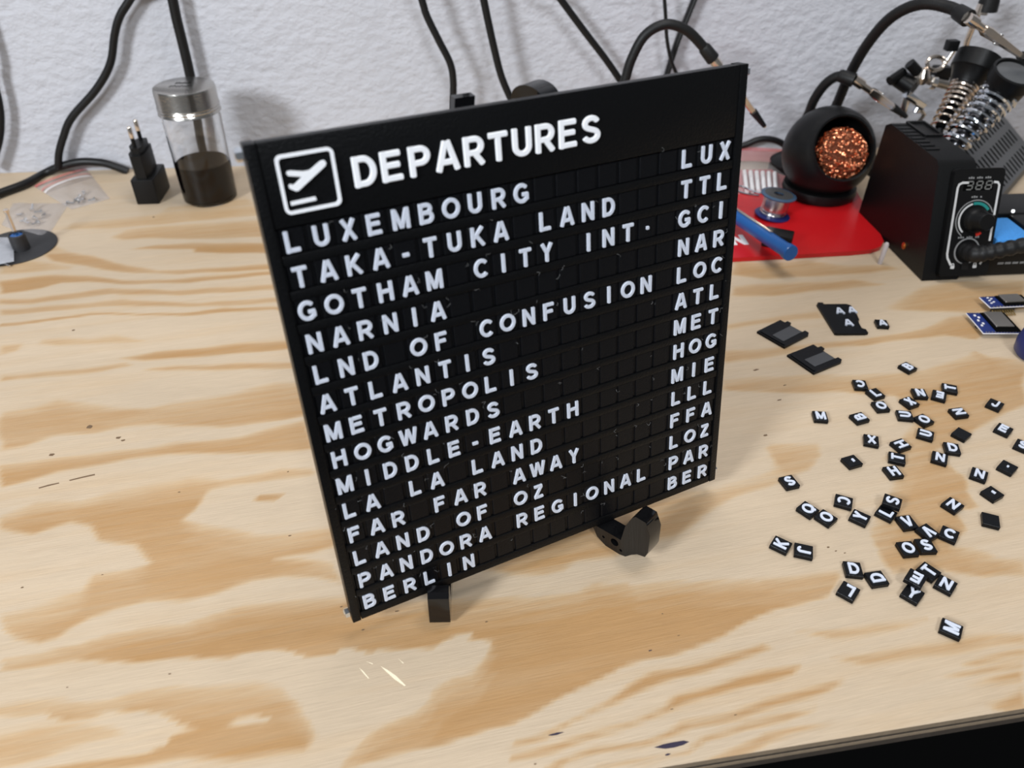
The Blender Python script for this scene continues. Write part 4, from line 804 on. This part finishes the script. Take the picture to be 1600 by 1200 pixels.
for k in range(6):
    a = P(1163 + 9.5 * k, 268 + 0.5 * k, ZR + 0.003); b = P(1167 + 9.0 * k, 299, ZR + 0.003)
    bm = BM(); sweep(bm, [a, b], 0.0021, 10); tag(obj('white_stick', bm, M_WHITEP), 'white plastic stick in the row inside the clear bag on the red sheet', 'stick', 'white sticks in the bag')
sc_ = P(1206, 337, ZR); spl = thing('solder_spool', 'small blue rimmed spool of silver solder on the red sheet', 'solder spool', sc_)
sm = Matrix.Translation(sc_) @ Matrix.Rotation(math.radians(6), 4, 'Y')
for z0 in (0.0002, 0.0195):
    bm = BM(); lathe(bm, [(0.006, z0), (0.0155, z0), (0.0160, z0 + 0.0006), (0.0160, z0 + 0.0014), (0.0150, z0 + 0.002), (0.006, z0 + 0.002), (0.006, z0)], sm, 40); obj('flange', bm, M_NAVY if z0 < 0.01 else mat('pale_blue_rim', (0.035, 0.07, 0.12), 0.25), spl)
bm = BM(); lathe(bm, [(0.0045, 0.0212), (0.0128, 0.0212), (0.0128, 0.0217), (0.0045, 0.0217), (0.0045, 0.0212)], sm, 32); obj('solder_face', bm, mat('dull_grey_face', (0.10, 0.10, 0.10), 0.4, 0.6, bump=0.5, bscale=300), spl)
bm = BM(); sweep(bm, [sm @ Vector((0.0112 * math.cos(t), 0.0112 * math.sin(t), 0.0028 + 0.0162 * t / (2 * PI * 12))) for t in [k * 2 * PI / 22 for k in range(22 * 12)]], 0.00072, 6); obj('solder_wire', bm, M_STEEL, spl)
bm = BM(); lathe(bm, [(0.006, 0.002), (0.0108, 0.002), (0.0108, 0.0195), (0.006, 0.0195), (0.006, 0.002)], sm, 32); obj('spool_core', bm, M_STEEL, spl)
bm = BM(); sweep(bm, spline([P(1198, 303, 0.0245), P(1180, 300, 0.022), P(1163, 293, 0.020), P(1152, 291, 0.021), P(1150, 297, 0.019), P(1165, 303, 0.018), P(1186, 306, 0.019)], 8), 0.0011, 8); obj('wire_end', bm, M_CHROME, spl)
bm = BM(); box(bm, (-0.012, -0.008, 0), (0.012, 0.008, 0.0125), 0.0015, Matrix.Translation(P(1213, 383, ZR)) @ Matrix.Rotation(-0.5, 4, 'Z')); tag(obj('black_block', bm, M_BLACK), 'small black block under the blue pen on the red sheet', 'block')
a = P(1100, 305, ZR + 0.0075); b = P(1236, 396, ZR + 0.0185); dd = (b - a).normalized()
pen = thing('blue_pen', 'blue tube pen poking out from behind the board across the red sheet', 'pen', (a.x, a.y, ZR))
bm = BM(); sweep(bm, [a, b - dd * 0.0062], 0.0058, 20); obj('barrel', bm, M_BLUE, pen)
bm = BM(); sweep(bm, [b - dd * 0.006, b - dd * 0.0055, b - dd * 0.0005, b], [0.0055, 0.0066, 0.0066, 0.006], 20); obj('end_cap', bm, M_BLUE, pen)
bm = BM(); x, y, _ = frame_from(dd); sweep(bm, [a.lerp(b, .35) + y * 0.0066, b - dd * 0.03 + y * 0.0066], 0.0011, 8); obj('pale_stripe', bm, M_BRASSY, pen)
c = P(1374.5, 412, 0); bm = BM(); sweep(bm, [c, c + Vector((0.0006, 0, 0.018)), c + Vector((0.0006, 0, 0.0195))], [0.0018, 0.0020, 0.0012], 14); tag(obj('white_peg', bm, mat('milky_plastic', (0.55, 0.5, 0.5), 0.4)), 'small white peg standing upright in front of the soldering station', 'peg')

bc = Vector((0.3565, 0.691, ZR)); R0 = 0.0415; sc0 = bc + Vector((0, 0, 0.041))
pot = thing('tip_cleaner_pot', 'round black pot holding copper wool on the red sheet', 'tip cleaner', bc)
ax = Vector((0.03, -0.86, 0.46)).normalized(); A_ = axis_frame(sc0, ax)
op = 0.0300; zc = math.sqrt(R0 ** 2 - op ** 2)
prof = [(R0 * math.cos(t), R0 * math.sin(t)) for t in np.linspace(-PI / 2, math.asin(zc / R0), 28)]
prof[0] = (0, -R0); prof += [(op - 0.0005, zc + 0.0012), (op - 0.0022, zc + 0.0008), (op - 0.003, zc - 0.002), (0.033, 0.012), (0.030, -0.006), (0.015, -0.02), (0, -0.022)]
bm = BM(); lathe(bm, prof, A_, 56)
for v in bm.verts: v.co.z = max(v.co.z, ZR + 0.0005)
obj('round_shell', bm, M_BLACK, pot)
bm = BM(); lathe(bm, [(0, 0), (0.031, 0), (0.033, 0.001), (0.0345, 0.005), (0.0335, 0.010), (0, 0.010)], Matrix.Translation(bc), 48); obj('foot_ring', bm, M_BLACK, pot)
rr = random.Random(4); wc = Vector((0.0025, -0.0045, zc - 0.014))
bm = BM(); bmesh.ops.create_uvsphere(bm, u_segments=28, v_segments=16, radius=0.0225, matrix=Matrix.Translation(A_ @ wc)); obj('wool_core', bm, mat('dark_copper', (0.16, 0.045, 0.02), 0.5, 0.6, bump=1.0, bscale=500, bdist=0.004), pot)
bm = BM()
for k in range(520):
    d = Vector((rr.gauss(0, 1), rr.gauss(0, 1), abs(rr.gauss(0, 1)) * 0.9)).normalized(); p = wc + d * rr.uniform(0.0218, 0.0242)
    e1 = (d + Vector((rr.gauss(0, .45), rr.gauss(0, .45), rr.gauss(0, .45)))).normalized(); e2 = e1.orthogonal().normalized(); e3 = e1.cross(e2); rad = rr.uniform(.0007, .0012); t0 = rr.uniform(0, 6)
    sweep(bm, [A_ @ (p + (e2 * math.cos(t0 + t) + e3 * math.sin(t0 + t)) * rad + e1 * t * 0.00016) for t in [j_ * 0.8 for j_ in range(10)]], 0.00042, 5)
w = obj('copper_wool', bm, M_COPPER, pot); w['kind'] = 'stuff'

# ------------------------------------------------------------------ soldering station
SX0, SX1 = 0.3783, 0.4105
st = thing('soldering_station', 'black soldering station with dial, dark digits and coiled iron holder at the right', 'soldering station', (0.44, 0.59, 0))
prof = [(0.5265, 0.0005), (0.5545, 0.0845), (0.5600, 0.0890), (0.6380, 0.0900), (0.6450, 0.0860), (0.6470, 0.0005)]
ym = Matrix(((0, 0, 1, 0), (1, 0, 0, 0), (0, 1, 0, 0), (0, 0, 0, 1)))
bm = BM(); prism(bm, prof, SX0, SX1, (), ym); bmesh.ops.bevel(bm, geom=[e for e in bm.edges if len(e.link_faces) == 2 and e.calc_face_angle(0) > 0.5], offset=0.002, segments=3, affect='EDGES'); obj('case', bm, M_BLACK, st)
PO = Vector((0.3893, 0.5262, 0.0045)); PX = Vector((1, 0, 0)); PYV = Vector((0, 0.0278, 0.0840)).normalized(); MPN = mesh_frame(PO, PX, PYV)
PWD, PHT = 0.0405, 0.084
bm = BM(); prism(bm, rrect(-0.0005, 0, PWD, PHT, 0.0035), -0.001, 0.0035, (), MPN); bmesh.ops.bevel(bm, geom=[e for e in bm.edges if len(e.link_faces) == 2 and e.calc_face_angle(0) > 1.2], offset=0.0008, segments=2, affect='EDGES'); fp = obj('front_panel', bm, M_BLACK, st)
def pp(x, y): return MPN @ Vector((x * PWD, y * PHT, 0.0035))
def flatpath(name, pts, w, m, parent, h=0.00025):
    bm = BM(); n = len(pts); q = [Vector((x * PWD, y * PHT, 0)) for x, y in pts]; vs = []
    for i in range(n):
        t = (q[min(i + 1, n - 1)] - q[max(i - 1, 0)]).normalized(); nn = Vector((-t.y, t.x, 0)) * w / 2
        vs.append([bm.verts.new(MPN @ (q[i] + nn * s + Vector((0, 0, 0.0034 + dz)))) for s, dz in ((1, 0), (1, h), (-1, h), (-1, 0))])
    for A, B in zip(vs, vs[1:]):
        for k in range(4): bm.faces.new((A[k], A[(k + 1) % 4], B[(k + 1) % 4], B[k]))
    bm.faces.new(vs[0]); bm.faces.new(vs[-1][::-1]); return obj(name, bm, m, parent, smooth=0)
flatpath('panel_outline', [(.30, .875), (.17, .875), (.11, .86), (.09, .83), (.09, .22), (.11, .18), (.20, .11)], 0.0017, M_WINK, st)
flatpath('panel_outline', [(.80, .875), (.88, .87), (.92, .845), (.92, .57)], 0.0017, M_WINK, st); flatpath('panel_outline', [(.92, .47), (.92, .33)], 0.0017, M_WINK, st); flatpath('panel_outline', [(.90, .21), (.88, .17), (.80, .11)], 0.0017, M_WINK, st)
kc = (0.53, 0.535)
arcp = lambda r, a0, a1, n=24: [(kc[0] + r / PWD * math.cos(math.radians(a0 + (a1 - a0) * i / n)), kc[1] + r / PHT * math.sin(math.radians(a0 + (a1 - a0) * i / n))) for i in range(n + 1)]
flatpath('dial_scale', arcp(0.0150, 235, 20), 0.0008, M_GINK, st); flatpath('dial_scale', arcp(0.0125, 230, 105), 0.0013, M_WINK, st); flatpath('green_dial_band', arcp(0.0125, 102, 35), 0.0022, M_TEAL, st); flatpath('red_dial_band', arcp(0.0125, -55, -75, 6), 0.0026, M_REDINK, st)
for x0, x1, y, nm in ((.28, .74, .918, 0), (.40, .62, .745, 0), (.26, .70, .372, 0)):
    bm = BM(); n = int((x1 - x0) * 24)
    for i in range(n):
        if i % 4 == 3: continue
        xa = x0 + (x1 - x0) * i / n; box(bm, (xa * PWD, y * PHT - 0.0008, 0.0034), ((xa + (x1 - x0) / n * .7) * PWD, y * PHT + (0.0008 if i % 2 else 0.0004), 0.0036), 0, MPN)
    obj('tiny_print', bm, M_GINK, st, smooth=0)
bm = BM(); box(bm, (0.20 * PWD, 0.80 * PHT, 0.0034), (0.80 * PWD, 0.895 * PHT, 0.00352), 0, MPN); dis = obj('display', bm, M_DARK, st, smooth=0)
SEG = {'a': ((0, 2), (1, 2)), 'b': ((1, 2), (1, 1)), 'c': ((1, 1), (1, 0)), 'd': ((0, 0), (1, 0)), 'e': ((0, 0), (0, 1)), 'f': ((0, 1), (0, 2)), 'g': ((0, 1), (1, 1))}
for k, on in enumerate(('abcdg', 'abcdefg', 'abcdefg')):
    bm = BM()
    for s in on:
        (xa, ya), (xb, yb) = SEG[s]; f_ = lambda x, y: Vector(((0.255 + 0.19 * k + 0.115 * x + 0.012 * y) * PWD, (0.812 + 0.036 * y) * PHT, 0))
        p0, p1 = f_(xa, ya), f_(xb, yb); t = (p1 - p0).normalized(); nn = Vector((-t.y, t.x, 0)) * 0.0005; p0 = p0 + t * .0004; p1 = p1 - t * .0004
        vs = [bm.verts.new(MPN @ (c + Vector((0, 0, .0037)))) for c in (p0 + nn, p1 + nn, p1 - nn, p0 - nn)]; bm.faces.new(vs)
    obj('digit', bm, M_LED, dis, smooth=0)
KM = MPN @ Matrix.Translation((kc[0] * PWD, kc[1] * PHT, 0.0035))
bm = BM(); lathe(bm, [(0.0098, 0), (0.0098, 0.004), (0.0085, 0.006), (0.0072, 0.0075), (0.0068, 0.015), (0.0060, 0.0162), (0, 0.0162)], KM, 36); obj('temperature_knob', bm, M_BLACK, st)
CM = MPN @ Matrix.Translation((0.48 * PWD, 0.24 * PHT, 0.0035))
bm = BM(); lathe(bm, [(0.0095, 0), (0.0105, 0), (0.0105, 0.0006), (0.0095, 0.0006), (0.0095, 0)], CM, 36); obj('socket_ring', bm, M_GINK, st)
for x, m_ in ((.24, M_WINK), (.70, M_WINK)):
    bm = BM(); prism(bm, rrect(x * PWD - .0016, .075 * PHT, x * PWD + .0016, .105 * PHT, .0005), .0034, .0037, (), MPN); prism(bm, circ(x * PWD, .112 * PHT, .0013, 12), .0034, .0037, [circ(x * PWD, .112 * PHT, .0007, 12)], MPN); obj('lock_symbol', bm, m_, st, smooth=0)
bm = BM(); prism(bm, rrect(.42 * PWD, .065 * PHT, .56 * PWD, .135 * PHT, .0006), .0034, .0044, (), MPN); obj('button', bm, M_RUBBER, st)
# iron cord out of the socket
c0 = CM @ Vector((0, 0, 0)); c1 = CM @ Vector((0, 0, 0.013)); q = spline([c0, c1, c1 + Vector((0.010, -0.004, 0.004)), c1 + Vector((0.026, -0.006, 0.0085)), c1 + Vector((0.046, -0.006, 0.0125)), c1 + Vector((0.062, -0.006, 0.0135))], 9)
bm = BM(); sweep(bm, q, [(0.0072 if i % 4 < 2 else 0.0062) * (1 - 0.25 * i / len(q)) for i in range(len(q))], 18); obj('strain_relief', bm, M_RUBBER, st)
bm = BM(); sweep(bm, spline([q[-1], q[-1] + Vector((0.02, -0.001, -0.001)), q[-1] + Vector((0.07, 0.0, -0.006)), q[-1] + Vector((0.13, 0.01, -0.012))], 8), 0.0034, 12); obj('iron_cord', bm, M_CABLE, st)
bm = BM(); s0 = Vector((SX0 - 0.0002, 0.5640, 0.0125)); cyl(bm, s0 + Vector((0.001, 0, 0)), s0 - Vector((0.0004, 0, 0)), 0.0030, seg=18); cyl(bm, s0, s0 - Vector((0.0006, 0, 0)), 0.0016, seg=6); obj('brass_screw', bm, M_GOLD, st)
bm = BM()
for k in range(8): box(bm, (SX0 + 0.001, 0.578 + 0.0078 * k, 0.0850), (SX0 + 0.012, 0.5815 + 0.0078 * k, 0.0904), 0.0005)
obj('vent_louvres', bm, M_BLACK, st)
bm = BM(); prism(bm, rrect(SX0 + 0.0135, 0.606, SX0 + 0.0305, 0.640, .002), 0.0893, 0.0912, [rrect(SX0 + 0.0155, 0.6085, SX0 + 0.0285, 0.6375, .001)]); obj('recess_frame', bm, M_BLACK, st)
# tray with sponge on the right of the case
bm = BM(); box(bm, (0.4200, 0.5300, 0.0005), (0.520, 0.5345, 0.0270), 0.0015); box(bm, (0.4100, 0.5340, 0.0005), (0.520, 0.6150, 0.0200), 0.0015); box(bm, (0.4100, 0.5760, 0.0005), (0.520, 0.6150, 0.0330), 0.002); box(bm, (0.4700, 0.534, 0.0005), (0.520, 0.58, 0.0320), 0.002); obj('holder_tray', bm, M_BLACK, st)
bm = BM(); box(bm, (0.4370, 0.5352, 0.0201), (0.4690, 0.5750, 0.0300), 0.0015); obj('cleaning_sponge', bm, M_SPONGE, st)
bm = BM(); a = P(1556, 413, 0.016)
for i in range(18):
    if i % 5 == 4: continue
    box(bm, (0.4405 + i * 0.00125, 0.52975, 0.0110), (0.4405 + i * 0.00125 + 0.0009, 0.5301, 0.0128), 0)
obj('tiny_print', bm, M_GINK, st, smooth=0)
bm = BM(); cyl(bm, P(1583, 330, 0.0325), P(1583, 330, 0.0345), 0.0014, seg=12); obj('tray_screw', bm, M_STEEL, st)
def coil(p0, p1, r0, r1, turns, wire, m, tight=0.0):
    p0 = Vector(p0); p1 = Vector(p1); x, y, d = frame_from(p1 - p0); n = int(turns * 22); pts = []
    for i in range(n + 1):
        t = i / n; s = t if not tight else (t * (1 - tight) + tight * (1 - (1 - t) ** 2.2)); pts.append(p0.lerp(p1, s) + (x * math.cos(2 * PI * turns * t) + y * math.sin(2 * PI * turns * t)) * (r0 + (r1 - r0) * t))
    bm = BM(); sweep(bm, pts, wire, 8); return obj('spring_coil', bm, m, st)
def funnel(pa, pb, r0, r1, m, inner, mi):
    A = axis_frame(pa, Vector(pb) - Vector(pa)); L = (Vector(pb) - Vector(pa)).length
    bm = BM(); lathe(bm, [(r0 - .002, 0), (r0, 0), (r1 - 0.002, L * .45), (r1, L * .5), (r1, L), (r1 - .0022, L + 0.0006), (r1 - .003, L - .003), (r0 - .003, L * inner), (0, L * inner)], A, 40); f = obj('holder_funnel', bm, m, st)
    return A, L
ca, cb = PY(1490, 226, 0.640), PY(1566, 143, 0.655)
coil(ca, cb, 0.0110, 0.0155, 8.5, 0.0021, M_CHROME, 0.35)
bm = BM(); sweep(bm, [ca - (cb - ca).normalized() * 0.004, cb], [0.0055, 0.0085], 24); obj('inner_tube', bm, mat('dark_steel', (0.16, 0.16, 0.17), 0.25, 1.0), st)
fa = cb; fb = PY(1588, 112, 0.648)
A_, L_ = funnel(fa, fb, 0.0160, 0.0190, M_BLACK, 0.85, M_GREY)
bm = BM(); lathe(bm, [(0, L_ * .86), (0.0155, L_ * .86), (0.0155, L_ * .92), (0.006, L_ * 1.02), (0, L_ * 1.02)], A_, 32); obj('grey_insert', bm, M_GREY, st)
da, db = PY(1468, 200, 0.668), PY(1508, 132, 0.690)
coil(da, db, 0.0078, 0.0118, 9, 0.0013, M_BRASSY, 0.4)
bm = BM(); sweep(bm, [da, db], [0.004, 0.006], 20); obj('inner_tube', bm, M_DARK, st)
ea, eb = PY(1507, 134, 0.690), PY(1531, 86, 0.700)
funnel(ea, eb, 0.0130, 0.0190, M_BLACK, 0.4, M_DARK)
bm = BM(); ez = axis_frame(eb, eb - ea); box(bm, (-0.005, -0.004, -0.006), (0.005, 0.004, 0.003), 0.001, Matrix.Translation(PY(1488, 68, 0.705))); obj('funnel_tab', bm, M_BLACK, st)
for p, q_ in ((ca, 0.004), (da, 0.003)):
    bm = BM(); sweep(bm, [Vector((max(p.x, 0.4200), min(p.y, 0.612), 0.028)), Vector((max(p.x, 0.4200), p.y - 0.004, p.z - 0.01)), p], 0.0035, 12); obj('coil_bracket', bm, M_BLACK, st)

# grey slope-fronted unit with vent slots behind the station
D1 = Vector((0.71, 0.704, 0)).normalized(); D2 = Vector((0.56, -0.565, -0.605)).normalized(); V0 = PY(1499, 227, 0.690); DN = D1.cross(D2).normalized(); DN = DN if DN.z > 0 else -DN
pan = [V0 + D1 * s + D2 * t for s, t in ((-0.012, 0), (0.135, 0), (0.135, 0.062), (-0.012, 0.062))]
unit = thing('vented_power_unit', 'dark grey metal unit with slotted sloping cover behind the soldering station', 'power supply', (sum((p for p in pan), Vector()) / 4) * 1.0)
unit.location.z = 0; MW[unit] = Matrix.Translation((unit.location.x, unit.location.y, 0))
bm = BM()
for p in pan: bm.verts.new(p); bm.verts.new((p.x, p.y, 0.0005))
bmesh.ops.convex_hull(bm, input=bm.verts[:]); obj('case', bm, M_GREY, unit, smooth=0)
UM = Matrix(((D1.x, D2.x, DN.x, V0.x), (D1.y, D2.y, DN.y, V0.y), (D1.z, D2.z, DN.z, V0.z), (0, 0, 0, 1)))
bm = BM()
for r_ in range(3):
    for k in range(14):
        x = -0.008 + 0.0098 * k; y = 0.001 + 0.0215 * r_
        prism(bm, rrect(x, y, x + 0.0034, y + 0.0145, 0.0015, 3), -0.0002, 0.00015, (), UM)
obj('vent_slots', bm, M_DARK, unit, smooth=0)

# ------------------------------------------------------------------ printed plates, circuit boards, blue roll
def plate(name, cs, lab, notch, pad=None, letters=(), z=0.0002, t=0.0017):
    """cs: px of origin corner, corner along local x, corner along local y"""
    o_, a_, b_ = (P(u, v, z + t) for u, v in cs); x = a_ - o_; w_ = x.length; h_ = (b_ - o_).length; x.normalize(); y = Vector((-x.y, x.x, 0)); y = y if y.dot(b_ - o_) > 0 else -y
    m = Matrix(((x.x, y.x, 0, o_.x), (x.y, y.y, 0, o_.y), (0, 0, 1, z), (0, 0, 0, 1)))
    root = thing(name, lab, 'printed plate', (o_ + x * w_ / 2 + y * h_ / 2) * Vector((1, 1, 0)) if False else ((o_.x + x.x * w_ / 2 + y.x * h_ / 2), (o_.y + x.y * w_ / 2 + y.y * h_ / 2), z))
    bm = BM(); prism(bm, [(a * w_, b * h_) for a, b in notch], 0, t, (), m); obj('plate_body', bm, M_TILE, root, smooth=20)
    if pad:
        bm = BM(); x0, y0, x1, y1 = pad; prism(bm, rrect(x0 * w_, y0 * h_, x1 * w_, y1 * h_, .0006), t - 0.0002, t + 0.0003, (), m); obj('grey_pad', bm, M_GREYPAD, root, smooth=20)
        bm = BM(); prism(bm, rrect(0.06 * w_, 0.05 * h_, 0.94 * w_, (y0 - .10) * h_, .0006), t - 0.0002, t + 0.0006, (), m); obj('raised_bar', bm, M_TILE, root, smooth=20)
    return m, root, w_, h_, t
K = lambda x, y: (1170 + x / 6.957, 460 + y / 6.957)
tabs = [(0, 0), (1, 0), (1.0, .30), (1.0, .86), (1.09, .86), (1.09, 1.0), (0, 1), (0, 1.0), (0, 0)]
tabs = [(0, 0), (1, 0), (1, 1.12), (.80, 1.12), (.80, 1.0), (.28, 1.0), (.28, 1.10), (.14, 1.10), (.14, 1.0), (0, 1.0)]
plate('printed_plate', (K(90, 400), K(390, 572), K(275, 240)), 'black plate with grey window, upper left of the two matching plates', [(0, 0), (1, 0), (1, 1), (.93, 1.10), (.80, 1.10), (.80, .98), (.30, .98), (.30, 1.10), (.17, 1.10), (.17, .98), (0, .98)], (.40, .18, .80, .96))
plate('printed_plate', (K(418, 655), K(710, 855), K(645, 505)), 'black plate with grey window, lower right of the two matching plates', [(0, 0), (1, 0), (1, 1), (.93, 1.10), (.80, 1.10), (.80, .98), (.30, .98), (.30, 1.10), (.17, 1.10), (.17, .98), (0, .98)], (.42, .22, .80, .96))
m, root, w_, h_, t_ = plate('letter_plate', (K(740, 105), K(935, 420), K(1080, 95)), 'black plate carrying three white letters A', [(0, 0), (1, 0), (1.02, .06), (1.02, .9), (1.0, 1.0), (.88, 1.0), (.84, .90), (.60, .93), (.56, 1.0), (.2, 1.07), (.05, 1.04), (0, .93), (0, .22), (-.06, .22), (-.06, .06), (0, .06)], None)
for u, v in ((990, 172), (1125, 162), (1085, 300)):
    c = P(*K(u, v), 0.0029); d = P(*[a + b for a, b in zip(K(u, v), (-2, -4.2))], 0.0029) - c; ang = math.atan2(d.y, d.x) - PI / 2
    bm = BM(); lm = Matrix.Translation((c.x, c.y, 0)) @ Matrix.Rotation(ang, 4, 'Z'); glyph(bm, 'A', -0.0034, -LH / 2, LH, 0.0017, 0.0029, 0.2, mtx=lm); obj('letter', bm, M_LETTER, root, smooth=30)
def pcb(cs, lab, z, pins):
    o_, a_, b_ = (P(u, v, z) for u, v in cs); x = a_ - o_; w_ = x.length; x.normalize(); h_ = (b_ - o_).length; y = Vector((-x.y, x.x, 0)); y = y if y.dot(b_ - o_) > 0 else -y
    m = Matrix(((x.x, y.x, 0, o_.x), (x.y, y.y, 0, o_.y), (0, 0, 1, z), (0, 0, 0, 1))); s = 1 if x.cross(y).z > 0 else -1
    root = thing('circuit_board', lab, 'circuit board', (o_.x, o_.y, 0))
    def bx(n, x0, y0, x1, y1, z0, z1, mt, bev=.0002, par=None):
        bm = BM(); box(bm, (x0 * w_, y0 * h_, z0), (x1 * w_, y1 * h_, z1), bev, m, 1); return obj(n, bm, mt, par or root, smooth=20)
    bx('board', 0, 0, 1, 1, -0.0014, 0, M_PCB)
    mod = bx('radio_module', .34, .03, 1.0, .97, 0, 0.0008, M_DARK); bx('metal_shield', .40, .20, .88, .93, 0.0008, 0.0024, M_SHIELD, .0004, mod); bx('pale_board_edge', -.006, -.008, 1.006, 1.008, -0.0012, -0.0003, M_WHITEP)
    for yy in (0.03, 0.97):
        bm = BM()
        for k in range(12): cyl(bm, m @ Vector(((0.08 + .078 * k) * w_, yy * h_, -0.0003)), m @ Vector(((0.08 + .078 * k) * w_, yy * h_, 0.0003)), 0.0006, seg=8)
        obj('solder_pads', bm, M_SHIELD, root)
    for xx, yy in ((.08, .3), (.10, .55), (.16, .4), (.18, .7), (.12, .8)): bx('chip_part', xx, yy, xx + .05, yy + .07, 0, 0.0008, M_WHITEP)
    if pins:
        bx('pin_strip', .05, .02, .62, .10, -z + 0.0004, -0.0014, M_RUBBER)
        bm = BM()
        for k in range(9): cyl(bm, m @ Vector(((0.08 + .06 * k) * w_, .06 * h_, -0.003)), m @ Vector(((0.08 + .06 * k) * w_, -.32 * h_, 0.001 - z)), 0.0005, seg=6)
        obj('header_pins', bm, M_GOLD, root)
    else: bx('pin_strip', .05, .42, .90, .52, -z + 0.0004, -0.0014, M_RUBBER)
    return root
Q = lambda x, y: (1490 + x / 10, 440 + y / 10)
pcb((Q(470, 800), Q(1070, 800), Q(290, 490)), 'blue circuit board with metal shield, nearer of the two boards', 0.0045, False)
pcb((Q(580, 400), Q(1230, 370), Q(470, 240)), 'blue circuit board with gold pins, farther of the two boards', 0.0060, True)
c = P(1618, 556, 0); roll = thing('blue_roll', 'dark blue roll cut off by the right edge, below the circuit boards', 'roll', c)
bm = BM(); lathe(bm, [(0.007, 0), (0.0125, 0), (0.0150, 0.003), (0.0155, 0.011), (0.0140, 0.018), (0.0115, 0.0205), (0.007, 0.021), (0.007, 0)], Matrix.Translation(c), 44); obj('roll_body', bm, M_NAVY, roll)
bm = BM(); lathe(bm, [(0.005, 0.0005), (0.0072, 0.0005), (0.0072, 0.0215), (0.005, 0.0215), (0.005, 0.0005)], Matrix.Translation(c), 32); obj('core_tube', bm, M_DARK, roll)
